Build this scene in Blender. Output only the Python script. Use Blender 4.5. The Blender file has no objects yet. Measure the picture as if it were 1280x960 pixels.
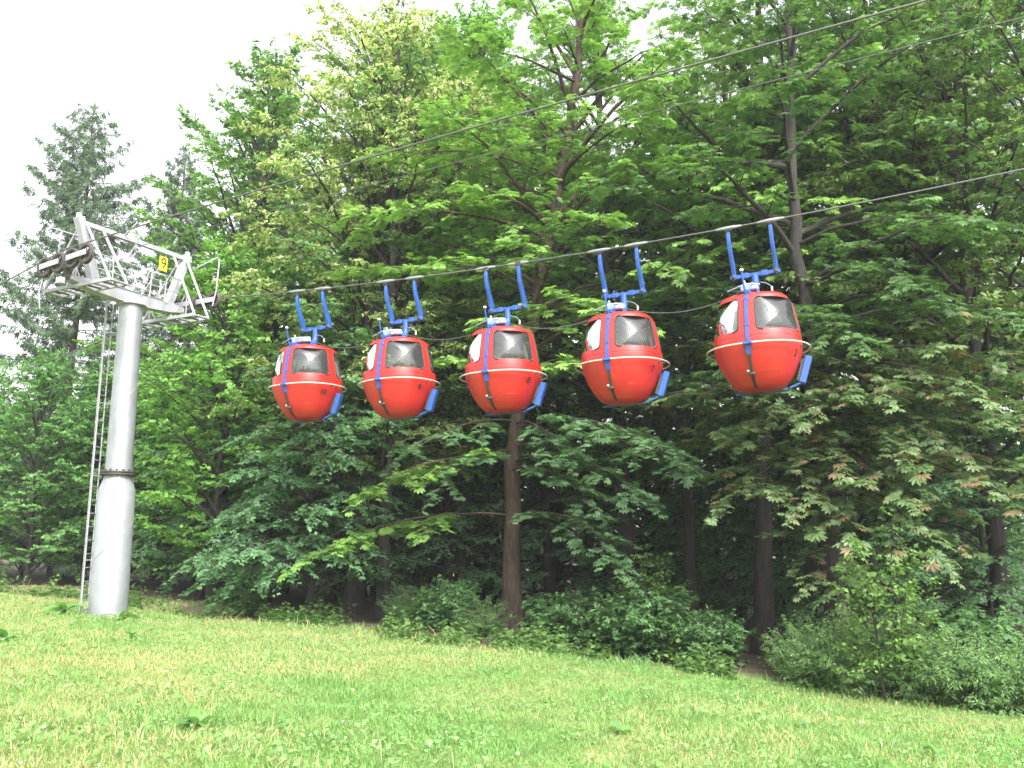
import bpy, math, random
import numpy as np
from mathutils import Vector, Matrix

# ------------------------------------------------------------------ camera, sky, sun, exposure
PITCH = math.radians(10.0)
FPX = 1100.0                     # focal length in photo pixels (1280 wide)
EYE = 1.6
scene = bpy.context.scene
cam_d = bpy.data.cameras.new('camera')
cam_d.sensor_width = 36.0
cam_d.lens = 36.0 * FPX / 1280.0
cam_d.clip_start = 0.1
cam_d.clip_end = 3000.0
cam = bpy.data.objects.new('camera', cam_d)
scene.collection.objects.link(cam)
cam.location = (0, 0, EYE)
cam.rotation_euler = (math.radians(90) + PITCH, 0, 0)
scene.camera = cam

SUN_EL, SUN_AZ = math.radians(46), math.radians(160)   # azimuth clockwise from +Y: behind the camera, to the right
world = bpy.data.worlds.new('World')
scene.world = world
world.use_nodes = True
wn, wl = world.node_tree.nodes, world.node_tree.links
bg = wn['Background']
sky = wn.new('ShaderNodeTexSky')
sky.sky_type = 'NISHITA'
sky.sun_disc = False
sky.sun_elevation = SUN_EL
sky.sun_rotation = SUN_AZ
sky.air_density = 1.0
sky.dust_density = 4.0
hs = wn.new('ShaderNodeHueSaturation')
hs.inputs['Saturation'].default_value = 0.12
wl.new(sky.outputs['Color'], hs.inputs['Color'])
wl.new(hs.outputs['Color'], bg.inputs['Color'])
bg.inputs['Strength'].default_value = 0.15

sun_d = bpy.data.lights.new('sun', 'SUN')
sun_d.energy = 1.5
sun_d.angle = math.radians(14)
sun_d.color = (1.0, 0.96, 0.90)
sun = bpy.data.objects.new('sun', sun_d)
scene.collection.objects.link(sun)
to_sun = Vector((math.sin(SUN_AZ) * math.cos(SUN_EL), math.cos(SUN_AZ) * math.cos(SUN_EL), math.sin(SUN_EL)))
sun.rotation_euler = to_sun.to_track_quat('Z', 'Y').to_euler()

vs = scene.view_settings
vs.view_transform = 'Standard'
vs.look = 'None'
vs.gamma = 1.0
vs.use_curve_mapping = False
vs.exposure = 2.0
scene.cycles.max_bounces = 9
scene.cycles.diffuse_bounces = 6
scene.cycles.glossy_bounces = 3
scene.cycles.transmission_bounces = 4
scene.cycles.transparent_max_bounces = 8
scene.cycles.use_denoising = True

C = scene.collection
PI = math.pi
SP, CP = math.sin(PITCH), math.cos(PITCH)


def P(u, v, y):
    """World point at depth y (metres along +Y) seen at photo pixel (u, v)."""
    r, up = (u - 640) / FPX, (480 - v) / FPX
    dy, dz = CP - SP * up, SP + CP * up
    t = y / dy
    return np.array((r * t, y, EYE + dz * t))


# line of the ropeway: L runs along the cable (to the near right), A across it (to the far right)
LX, LY = 0.8876, -0.4605
ROTZ = math.atan2(LY, LX)


def edge_s(x, y):
    """Metres behind the cabin cable (positive = towards the wood)."""
    return (x + 0.16) * 0.4605 + (y - 17.5) * 0.8876


def gz(x, y):
    x = np.asarray(x, float); y = np.asarray(y, float)
    base = -0.0654 * 30 * np.tanh(x / 30) - 0.034 * 70 * np.tanh(y / 70)
    return (base + 0.035 * np.sin(0.9 * x + 0.5 * y) + 0.03 * np.sin(0.43 * x - 0.8 * y + 1.3)
            + 0.014 * np.sin(2.3 * x + 1.9 * y))


# ------------------------------------------------------------------ materials
MATS = {}


def new_mat(name):
    m = bpy.data.materials.new(name)
    m.use_nodes = True
    MATS[name] = m
    return m, m.node_tree.nodes, m.node_tree.links, m.node_tree.nodes['Principled BSDF']


def paint(name, col, rough=0.4, metal=0.0, noise=0.12, scale=6.0, coat=0.0, bump=0.0, dirt=None, dirt_amt=0.35, dscale=2.5, stretch=(1, 1, 1)):
    m, n, l, b = new_mat(name)
    tc = n.new('ShaderNodeTexCoord')
    no = n.new('ShaderNodeTexNoise'); no.inputs['Scale'].default_value = scale; no.inputs['Detail'].default_value = 6
    oi = n.new('ShaderNodeObjectInfo')
    rv = n.new('ShaderNodeVectorMath'); rv.operation = 'MULTIPLY_ADD'
    rv.inputs[0].default_value = (37.0, 53.0, 11.0)
    l.new(oi.outputs['Random'], rv.inputs[1]); l.new(tc.outputs['Object'], rv.inputs[2])
    st = n.new('ShaderNodeVectorMath'); st.operation = 'MULTIPLY'; st.inputs[1].default_value = stretch
    l.new(rv.outputs['Vector'], st.inputs[0])
    l.new(rv.outputs['Vector'], no.inputs['Vector'])
    mr = n.new('ShaderNodeMapRange'); mr.inputs['From Min'].default_value = 0.3; mr.inputs['From Max'].default_value = 0.7
    mr.inputs['To Min'].default_value = 1 - noise; mr.inputs['To Max'].default_value = 1 + noise
    l.new(no.outputs['Fac'], mr.inputs['Value'])
    mx = n.new('ShaderNodeVectorMath'); mx.operation = 'SCALE'
    mx.inputs[0].default_value = col[:3]
    l.new(mr.outputs['Result'], mx.inputs['Scale'])
    out = mx.outputs['Vector']
    if dirt:
        n2 = n.new('ShaderNodeTexNoise'); n2.inputs['Scale'].default_value = dscale; n2.inputs['Detail'].default_value = 9
        n2.inputs['Roughness'].default_value = 0.7
        l.new(st.outputs['Vector'], n2.inputs['Vector'])
        r2 = n.new('ShaderNodeMapRange'); r2.inputs['From Min'].default_value = 0.52; r2.inputs['From Max'].default_value = 0.72
        r2.inputs['To Max'].default_value = dirt_amt
        l.new(n2.outputs['Fac'], r2.inputs['Value'])
        mm = n.new('ShaderNodeMix'); mm.data_type = 'RGBA'
        l.new(r2.outputs['Result'], mm.inputs['Factor'])
        l.new(out, mm.inputs['A']); mm.inputs['B'].default_value = (*dirt, 1)
        out = mm.outputs['Result']
    l.new(out, b.inputs['Base Color'])
    rr = n.new('ShaderNodeMapRange'); rr.inputs['To Min'].default_value = rough * 0.75; rr.inputs['To Max'].default_value = min(1, rough * 1.25)
    l.new(no.outputs['Fac'], rr.inputs['Value']); l.new(rr.outputs['Result'], b.inputs['Roughness'])
    b.inputs['Metallic'].default_value = metal
    b.inputs['Coat Weight'].default_value = coat
    b.inputs['Coat Roughness'].default_value = 0.15
    if bump:
        bp = n.new('ShaderNodeBump'); bp.inputs['Strength'].default_value = bump; bp.inputs['Distance'].default_value = 0.02
        l.new(no.outputs['Fac'], bp.inputs['Height']); l.new(bp.outputs['Normal'], b.inputs['Normal'])
    return m


def leaf_mat(name, trans=0.42, rough=0.5, spec=0.35, vary=0.18):
    """Leaf colour comes from the 'tint' attribute (one colour for each leaf), varied a little for each tree."""
    m, n, l, b = new_mat(name)
    at = n.new('ShaderNodeAttribute'); at.attribute_name = 'tint'
    oi = n.new('ShaderNodeObjectInfo')
    mr = n.new('ShaderNodeMapRange'); mr.inputs['To Min'].default_value = 1 - vary; mr.inputs['To Max'].default_value = 1 + vary
    l.new(oi.outputs['Random'], mr.inputs['Value'])
    hsv = n.new('ShaderNodeHueSaturation')
    l.new(mr.outputs['Result'], hsv.inputs['Value'])
    l.new(at.outputs['Color'], hsv.inputs['Color'])
    l.new(hsv.outputs['Color'], b.inputs['Base Color'])
    b.inputs['Roughness'].default_value = rough
    b.inputs['Specular IOR Level'].default_value = spec
    tr = n.new('ShaderNodeBsdfTranslucent')
    tm = n.new('ShaderNodeVectorMath'); tm.operation = 'MULTIPLY'; tm.inputs[1].default_value = (1.35, 1.5, 0.85)
    l.new(hsv.outputs['Color'], tm.inputs[0]); l.new(tm.outputs['Vector'], tr.inputs['Color'])
    mix = n.new('ShaderNodeMixShader'); mix.inputs['Fac'].default_value = trans
    l.new(b.outputs['BSDF'], mix.inputs[1]); l.new(tr.outputs['BSDF'], mix.inputs[2])
    l.new(mix.outputs['Shader'], n['Material Output'].inputs['Surface'])
    return m


def bark(name, c1, c2):
    m, n, l, b = new_mat(name)
    tc = n.new('ShaderNodeTexCoord')
    mp = n.new('ShaderNodeMapping'); mp.inputs['Scale'].default_value = (9, 9, 1.6)
    l.new(tc.outputs['Object'], mp.inputs['Vector'])
    no = n.new('ShaderNodeTexNoise'); no.inputs['Scale'].default_value = 1.6; no.inputs['Detail'].default_value = 8; no.inputs['Roughness'].default_value = 0.65
    l.new(mp.outputs['Vector'], no.inputs['Vector'])
    mm = n.new('ShaderNodeMix'); mm.data_type = 'RGBA'
    rp = n.new('ShaderNodeMapRange'); rp.inputs['From Min'].default_value = 0.35; rp.inputs['From Max'].default_value = 0.68
    l.new(no.outputs['Fac'], rp.inputs['Value']); l.new(rp.outputs['Result'], mm.inputs['Factor'])
    mm.inputs['A'].default_value = (*c1, 1); mm.inputs['B'].default_value = (*c2, 1)
    l.new(mm.outputs['Result'], b.inputs['Base Color'])
    b.inputs['Roughness'].default_value = 0.9
    bp = n.new('ShaderNodeBump'); bp.inputs['Strength'].default_value = 0.9; bp.inputs['Distance'].default_value = 0.03
    l.new(no.outputs['Fac'], bp.inputs['Height']); l.new(bp.outputs['Normal'], b.inputs['Normal'])
    return m


M_RED = paint('red_paint', (0.47, 0.020, 0.017), 0.42, noise=0.10, scale=3.5, coat=0.25, dirt=(0.22, 0.03, 0.025), dirt_amt=0.55, dscale=5, stretch=(1, 1, 0.22))
M_LINER = paint('grey_liner', (0.16, 0.155, 0.15), 0.7)
M_BLUE = paint('blue_paint', (0.022, 0.078, 0.29), 0.45, noise=0.15, scale=9, coat=0.1, dirt=(0.03, 0.06, 0.16), dirt_amt=0.5, dscale=7)
M_PALEBLUE = paint('pale_blue_paint', (0.30, 0.38, 0.50), 0.45, noise=0.1)
M_CREAM = paint('cream_tube', (0.50, 0.48, 0.40), 0.35, noise=0.1, metal=0.2)
M_BLACK = paint('black_rubber', (0.02, 0.02, 0.022), 0.6)
M_DARK = paint('dark_steel', (0.06, 0.055, 0.05), 0.55, metal=0.4, noise=0.3, scale=20, dirt=(0.10, 0.045, 0.02), dirt_amt=0.6, dscale=9)
M_GALV = paint('galvanised_steel', (0.27, 0.285, 0.30), 0.45, metal=0.4, noise=0.10, scale=4, dirt=(0.17, 0.18, 0.18), dirt_amt=0.6, dscale=5, stretch=(1, 1, 0.18))
M_GREY = paint('grey_frame_paint', (0.30, 0.30, 0.33), 0.5, noise=0.10, scale=8, dirt=(0.20, 0.19, 0.18), dirt_amt=0.5, dscale=4)
M_ROPE = paint('steel_rope', (0.12, 0.125, 0.12), 0.55, metal=0.4, noise=0.25, scale=40)
M_RUBBER = paint('wheel_rubber', (0.055, 0.045, 0.042), 0.7, noise=0.2, scale=20)
M_YELLOW = paint('sign_yellow', (0.80, 0.55, 0.03), 0.5)
M_WHITE = paint('white_plastic', (0.75, 0.75, 0.72), 0.5)
M_SEAT = paint('seat_wood', (0.16, 0.10, 0.06), 0.6)
M_BARK_GREY = bark('bark_grey', (0.012, 0.010, 0.009), (0.042, 0.036, 0.031))
M_BARK_RED = bark('bark_red', (0.03, 0.019, 0.014), (0.10, 0.068, 0.05))
M_LEAF = leaf_mat('leaf_broad', trans=0.42)
M_LEAF_BIG = leaf_mat('leaf_chestnut', trans=0.36, rough=0.42, spec=0.45)
M_NEEDLE = leaf_mat('needle', trans=0.12, rough=0.6, spec=0.2, vary=0.2)
M_GRASS = leaf_mat('grass_blade', trans=0.35, rough=0.55, spec=0.3, vary=0.0)

# window glass: see-through from every side, with real reflections
m, n, l, b = new_mat('cabin_glass')
tp = n.new('ShaderNodeBsdfTransparent'); tp.inputs['Color'].default_value = (0.62, 0.63, 0.64, 1)
gl = n.new('ShaderNodeBsdfGlossy'); gl.inputs['Roughness'].default_value = 0.04
fr = n.new('ShaderNodeFresnel'); fr.inputs['IOR'].default_value = 1.75
no = n.new('ShaderNodeTexNoise'); no.inputs['Scale'].default_value = 2.5; no.inputs['Detail'].default_value = 2
bp = n.new('ShaderNodeBump'); bp.inputs['Strength'].default_value = 0.12; bp.inputs['Distance'].default_value = 0.02
l.new(no.outputs['Fac'], bp.inputs['Height']); l.new(bp.outputs['Normal'], gl.inputs['Normal'])
mx = n.new('ShaderNodeMixShader')
df = n.new('ShaderNodeBsdfDiffuse'); df.inputs['Color'].default_value = (0.62, 0.62, 0.64, 1)
hz = n.new('ShaderNodeMixShader'); hz.inputs['Fac'].default_value = 0.05
l.new(tp.outputs['BSDF'], hz.inputs[1]); l.new(df.outputs['BSDF'], hz.inputs[2])
l.new(fr.outputs['Fac'], mx.inputs['Fac']); l.new(hz.outputs['Shader'], mx.inputs[1]); l.new(gl.outputs['BSDF'], mx.inputs[2])
l.new(mx.outputs['Shader'], n['Material Output'].inputs['Surface'])
M_GLASS = m

# ground: thatch and soil under the grass, leaf litter beyond the wood's edge
m, n, l, b = new_mat('ground_soil')
ge = n.new('ShaderNodeNewGeometry')
n1 = n.new('ShaderNodeTexNoise'); n1.inputs['Scale'].default_value = 0.6; n1.inputs['Detail'].default_value = 6
n2 = n.new('ShaderNodeTexNoise'); n2.inputs['Scale'].default_value = 14; n2.inputs['Detail'].default_value = 8
l.new(ge.outputs['Position'], n1.inputs['Vector']); l.new(ge.outputs['Position'], n2.inputs['Vector'])
mA = n.new('ShaderNodeMix'); mA.data_type = 'RGBA'
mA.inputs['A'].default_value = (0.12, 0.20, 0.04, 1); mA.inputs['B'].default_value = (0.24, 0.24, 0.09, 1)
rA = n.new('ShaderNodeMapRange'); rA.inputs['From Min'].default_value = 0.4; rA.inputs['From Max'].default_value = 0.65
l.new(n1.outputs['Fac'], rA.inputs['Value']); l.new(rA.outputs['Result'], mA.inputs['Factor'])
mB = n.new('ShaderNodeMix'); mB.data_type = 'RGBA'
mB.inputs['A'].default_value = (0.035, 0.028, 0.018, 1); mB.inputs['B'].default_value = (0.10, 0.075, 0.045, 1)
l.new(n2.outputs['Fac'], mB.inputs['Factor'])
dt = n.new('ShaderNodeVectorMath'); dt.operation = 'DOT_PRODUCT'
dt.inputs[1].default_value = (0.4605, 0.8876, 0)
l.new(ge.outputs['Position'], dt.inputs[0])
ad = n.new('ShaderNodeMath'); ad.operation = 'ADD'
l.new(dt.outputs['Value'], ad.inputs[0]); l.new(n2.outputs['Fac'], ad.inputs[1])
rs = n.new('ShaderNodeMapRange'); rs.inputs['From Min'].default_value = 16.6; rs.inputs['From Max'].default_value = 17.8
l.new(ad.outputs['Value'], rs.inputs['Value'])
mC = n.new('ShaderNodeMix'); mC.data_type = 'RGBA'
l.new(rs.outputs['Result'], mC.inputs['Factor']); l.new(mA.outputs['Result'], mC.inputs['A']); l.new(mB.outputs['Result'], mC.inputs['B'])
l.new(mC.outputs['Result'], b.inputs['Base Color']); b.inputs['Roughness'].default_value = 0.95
bp = n.new('ShaderNodeBump'); bp.inputs['Strength'].default_value = 0.8; bp.inputs['Distance'].default_value = 0.05
l.new(n2.outputs['Fac'], bp.inputs['Height']); l.new(bp.outputs['Normal'], b.inputs['Normal'])
M_GROUND = m


# ------------------------------------------------------------------ object helpers
def tag(o, label=None, cat=None, group=None, kind=None):
    if label: o['label'] = label
    if cat: o['category'] = cat
    if group: o['group'] = group
    if kind: o['kind'] = kind
    return o


def empty(name, loc=(0, 0, 0), rz=0.0):
    o = bpy.data.objects.new(name, None)
    C.objects.link(o)
    o.location = loc
    o.rotation_euler = (0, 0, rz)
    o.empty_display_size = 0.2
    return o


def link_mesh(name, me, mat, parent=None):
    if mat and not me.materials:
        me.materials.append(mat)
    o = bpy.data.objects.new(name, me)
    C.objects.link(o)
    if parent: o.parent = parent
    return o


def copy_tree(o, parent=None):
    c = o.copy()
    C.objects.link(c)
    c.parent = parent
    for ch in list(o.children):
        copy_tree(ch, c)
    return c


class MB:
    """Collects shapes for one mesh part."""
    def __init__(self):
        self.v, self.f, self.s = [], [], []

    def add(self, verts, faces, smooth=False):
        o = len(self.v)
        self.v += [tuple(map(float, p)) for p in verts]
        self.f += [tuple(i + o for i in f) for f in faces]
        self.s += [smooth] * len(faces)
        return self

    def box(self, c, size, rot=None, bev=0.0):
        """Box with chamfered edges."""
        hx, hy, hz = (s / 2 for s in size)
        b = min(bev, hx * 0.45, hy * 0.45, hz * 0.45)
        if b <= 0:
            pts = [(x, y, z) for x in (-hx, hx) for y in (-hy, hy) for z in (-hz, hz)]
            fs = [(0, 1, 3, 2), (4, 6, 7, 5), (0, 4, 5, 1), (2, 3, 7, 6), (0, 2, 6, 4), (1, 5, 7, 3)]
        else:
            import bmesh
            bm = bmesh.new()
            bmesh.ops.create_cube(bm, size=1.0)
            for v in bm.verts: v.co = Vector((v.co.x * 2 * hx, v.co.y * 2 * hy, v.co.z * 2 * hz))
            bmesh.ops.bevel(bm, geom=list(bm.edges), offset=b, segments=1, affect='EDGES')
            bm.verts.index_update()
            pts = [v.co[:] for v in bm.verts]
            fs = [tuple(v.index for v in f.verts) for f in bm.faces]
            bm.free()
        R = rot if rot is not None else Matrix.Identity(3)
        c = Vector(c)
        return self.add([R @ Vector(p) + c for p in pts], fs)

    def bar(self, p, q, w, h, up=(0, 0, 1), bev=0.004):
        """Rectangular bar from p to q, w across and h in the up direction."""
        p, q = Vector(p), Vector(q)
        x = (q - p); L = x.length; x = x.normalized()
        u = Vector(up)
        y = u.cross(x)
        if y.length < 1e-4: y = Vector((0, 1, 0)).cross(x)
        y.normalize(); z = x.cross(y)
        R = Matrix((x, y, z)).transposed()
        return self.box((p + q) / 2, (L, w, h), R, bev)

    def tube(self, pts, r, sides=8, closed=False, cap=True, smooth=True):
        pts = [Vector(p) for p in pts]
        n = len(pts)
        rr = r if hasattr(r, '__len__') else [r] * n
        T = []
        for i in range(n):
            a = pts[(i - 1) % n] if (closed or i > 0) else pts[0]
            c = pts[(i + 1) % n] if (closed or i < n - 1) else pts[-1]
            T.append((c - a).normalized())
        ref = Vector((0, 0, 1)) if abs(T[0].z) < 0.9 else Vector((1, 0, 0))
        N = (ref - T[0] * ref.dot(T[0])).normalized()
        V = []
        for i in range(n):
            N = (N - T[i] * N.dot(T[i])).normalized()
            B = T[i].cross(N)
            for k in range(sides):
                a = 2 * PI * k / sides
                V.append(pts[i] + (N * math.cos(a) + B * math.sin(a)) * rr[i])
        F = []
        for i in range(n if closed else n - 1):
            j = (i + 1) % n
            for k in range(sides):
                k2 = (k + 1) % sides
                F.append((i * sides + k, j * sides + k, j * sides + k2, i * sides + k2))
        self.add(V, F, smooth)
        if cap and not closed:
            self.add(V[:sides], [tuple(range(sides))]); self.add(V[-sides:], [tuple(range(sides - 1, -1, -1))])
        return self

    def lathe(self, prof, axis='z', c=(0, 0, 0), seg=32, smooth=True):
        """prof: list of (r, h) along the axis."""
        V, F = [], []
        for r, h in prof:
            for k in range(seg):
                a = 2 * PI * k / seg
                p = (r * math.cos(a), r * math.sin(a), h)
                if axis == 'y': p = (p[0], h, p[1])
                if axis == 'x': p = (h, p[0], p[1])
                V.append((p[0] + c[0], p[1] + c[1], p[2] + c[2]))
        for i in range(len(prof) - 1):
            for k in range(seg):
                k2 = (k + 1) % seg
                F.append((i * seg + k, i * seg + k2, (i + 1) * seg + k2, (i + 1) * seg + k))
        return self.add(V, F, smooth)

    def mesh(self, name):
        me = bpy.data.meshes.new(name)
        me.from_pydata(self.v, [], self.f)
        me.polygons.foreach_set('use_smooth', self.s)
        me.update()
        return me

    def build(self, name, mat, parent=None):
        return link_mesh(name, self.mesh(name), mat, parent)


def quad_mesh(name, verts, quads, tint=None, smooth=False):
    """Fast mesh from numpy arrays: verts (n,3), quads (f,4), tint (n,3)."""
    me = bpy.data.meshes.new(name)
    nv, nf = len(verts), len(quads)
    me.vertices.add(nv)
    me.vertices.foreach_set('co', np.ascontiguousarray(verts, np.float32).ravel())
    me.loops.add(nf * 4)
    me.loops.foreach_set('vertex_index', np.ascontiguousarray(quads, np.int32).ravel())
    me.polygons.add(nf)
    me.polygons.foreach_set('loop_start', np.arange(0, nf * 4, 4, dtype=np.int32))
    me.polygons.foreach_set('use_smooth', np.full(nf, smooth))
    me.update(calc_edges=True)
    if tint is not None:
        at = me.attributes.new('tint', 'FLOAT_COLOR', 'POINT')
        col = np.ones((nv, 4), np.float32); col[:, :3] = tint
        at.data.foreach_set('color', col.ravel())
    return me


# ------------------------------------------------------------------ ground
def make_ground():
    xs = np.unique(np.concatenate([np.linspace(-900, -60, 12), np.linspace(-60, -20, 21), np.linspace(-20, 16, 145), np.linspace(16, 60, 23), np.linspace(60, 900, 12)]))
    ys = np.unique(np.concatenate([np.linspace(-300, -20, 8), np.linspace(-20, 4, 20), np.linspace(4, 34, 121), np.linspace(34, 80, 24), np.linspace(80, 1200, 14)]))
    X, Y = np.meshgrid(xs, ys)
    V = np.stack([X, Y, gz(X, Y)], -1).reshape(-1, 3)
    nx, ny = len(xs), len(ys)
    i = np.arange(nx * ny).reshape(ny, nx)
    Q = np.stack([i[:-1, :-1], i[:-1, 1:], i[1:, 1:], i[1:, :-1]], -1).reshape(-1, 4)
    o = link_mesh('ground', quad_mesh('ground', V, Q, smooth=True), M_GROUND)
    tag(o, 'sloping meadow ground running down to the wood', kind='structure')


make_ground()


# ------------------------------------------------------------------ leaves and branches
def kite(len_, w, wide=0.6, ang=0.0, base=0.0, droop=0.15, fold=0.12):
    """One leaf blade as a folded quad: base, left, tip, right."""
    p = np.array([(base, 0, 0), (base + len_ * wide, w, fold * w - droop * len_ * wide ** 2), (base + len_, 0, -droop * len_), (base + len_ * wide, -w, fold * w - droop * len_ * wide ** 2)])
    c, s = math.cos(ang), math.sin(ang)
    R = np.array([(c, -s, 0), (s, c, 0), (0, 0, 1)])
    return p @ R.T


def template(kites):
    V = np.concatenate(kites)
    Q = np.arange(len(V)).reshape(-1, 4)
    return V, Q


T_CHEST = template([kite(L, 0.17 * L + 0.02, 0.64, a, 0.04, 0.22) for a, L in ((-2.0, 0.5), (-1.25, 0.78), (-0.6, 0.95), (0, 1.0), (0.6, 0.95), (1.25, 0.78), (2.0, 0.5))])
T_MAPLE = template([kite(L, 0.27 * L, 0.5, a, 0.0, 0.15) for a, L in ((-1.0, 0.85), (0, 1.0), (1.0, 0.85))])
T_SIMPLE = template([kite(1.0, 0.34, 0.45, 0, 0.0, 0.15)])
T_NARROW = template([kite(1.0, 0.13, 0.45, 0, 0.0, 0.3)])
T_PAIR = template([kite(1.0, 0.34, 0.45, 0.65, 0.0, 0.15), kite(0.9, 0.31, 0.45, -0.6, 0.0, 0.2)])


class Leaves:
    def __init__(self, seed):
        self.rng = np.random.default_rng(seed)
        self.p, self.d, self.n, self.s, self.c = [], [], [], [], []

    def add(self, pos, d, nrm, size, col):
        self.p.append(pos); self.d.append(d); self.n.append(nrm); self.s.append(size); self.c.append(col)

    def arrays(self):
        return [np.concatenate(a) for a in (self.p, self.d, self.n, self.s, self.c)]

    @staticmethod
    def frame(d, n):
        d = d / (np.linalg.norm(d, axis=1, keepdims=True) + 1e-9)
        y = np.cross(n, d); y /= (np.linalg.norm(y, axis=1, keepdims=True) + 1e-9)
        z = np.cross(d, y)
        return d, y, z

    @staticmethod
    def bake(arr, tmpl):
        p, d, n, s, c = arr
        TV, TQ = tmpl
        d, y, z = Leaves.frame(d, n)
        V = (p[:, None, :] + s[:, None, None] * (TV[None, :, 0:1] * d[:, None, :] + TV[None, :, 1:2] * y[:, None, :] + TV[None, :, 2:3] * z[:, None, :]))
        N, k = len(p), len(TV)
        Q = (np.arange(N)[:, None, None] * k + TQ[None]).reshape(-1, 4)
        return V.reshape(-1, 3), Q, np.repeat(c, k, axis=0)


def join_arrays(parts):
    V, Q, T, o = [], [], [], 0
    for v, q, t in parts:
        V.append(v); Q.append(q + o); T.append(t); o += len(v)
    return np.concatenate(V), np.concatenate(Q), np.concatenate(T)


class Wood:
    """Tapered tubes for trunk and limbs, as quads."""
    def __init__(self):
        self.v, self.q, self.o = [], [], 0

    def tube(self, pts, rad, sides=5):
        pts = np.asarray(pts, float); n = len(pts)
        T = np.gradient(pts, axis=0); T /= (np.linalg.norm(T, axis=1, keepdims=True) + 1e-9)
        ref = np.array((0.31, 0.95, 0.05)) if abs(T[0, 2]) > 0.7 else np.array((0, 0, 1.0))
        N = ref - T * (T @ ref)[:, None]; N /= (np.linalg.norm(N, axis=1, keepdims=True) + 1e-9)
        B = np.cross(T, N)
        a = np.linspace(0, 2 * PI, sides, endpoint=False)
        rad = np.broadcast_to(rad, n)
        V = pts[:, None, :] + rad[:, None, None] * (np.cos(a)[None, :, None] * N[:, None, :] + np.sin(a)[None, :, None] * B[:, None, :])
        i = np.arange(n * sides).reshape(n, sides)
        j = np.roll(i, -1, axis=1)
        Q = np.stack([i[:-1], j[:-1], j[1:], i[1:]], -1).reshape(-1, 4) + self.o
        self.v.append(V.reshape(-1, 3)); self.q.append(Q); self.o += n * sides

    def mesh(self, name):
        return quad_mesh(name, np.concatenate(self.v), np.concatenate(self.q), smooth=True)


def lin(a, b, t):
    return np.asarray(a)[None] * (1 - t[:, None]) + np.asarray(b)[None] * t[:, None]


UP = np.array((0, 0, 1.0))


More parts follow.
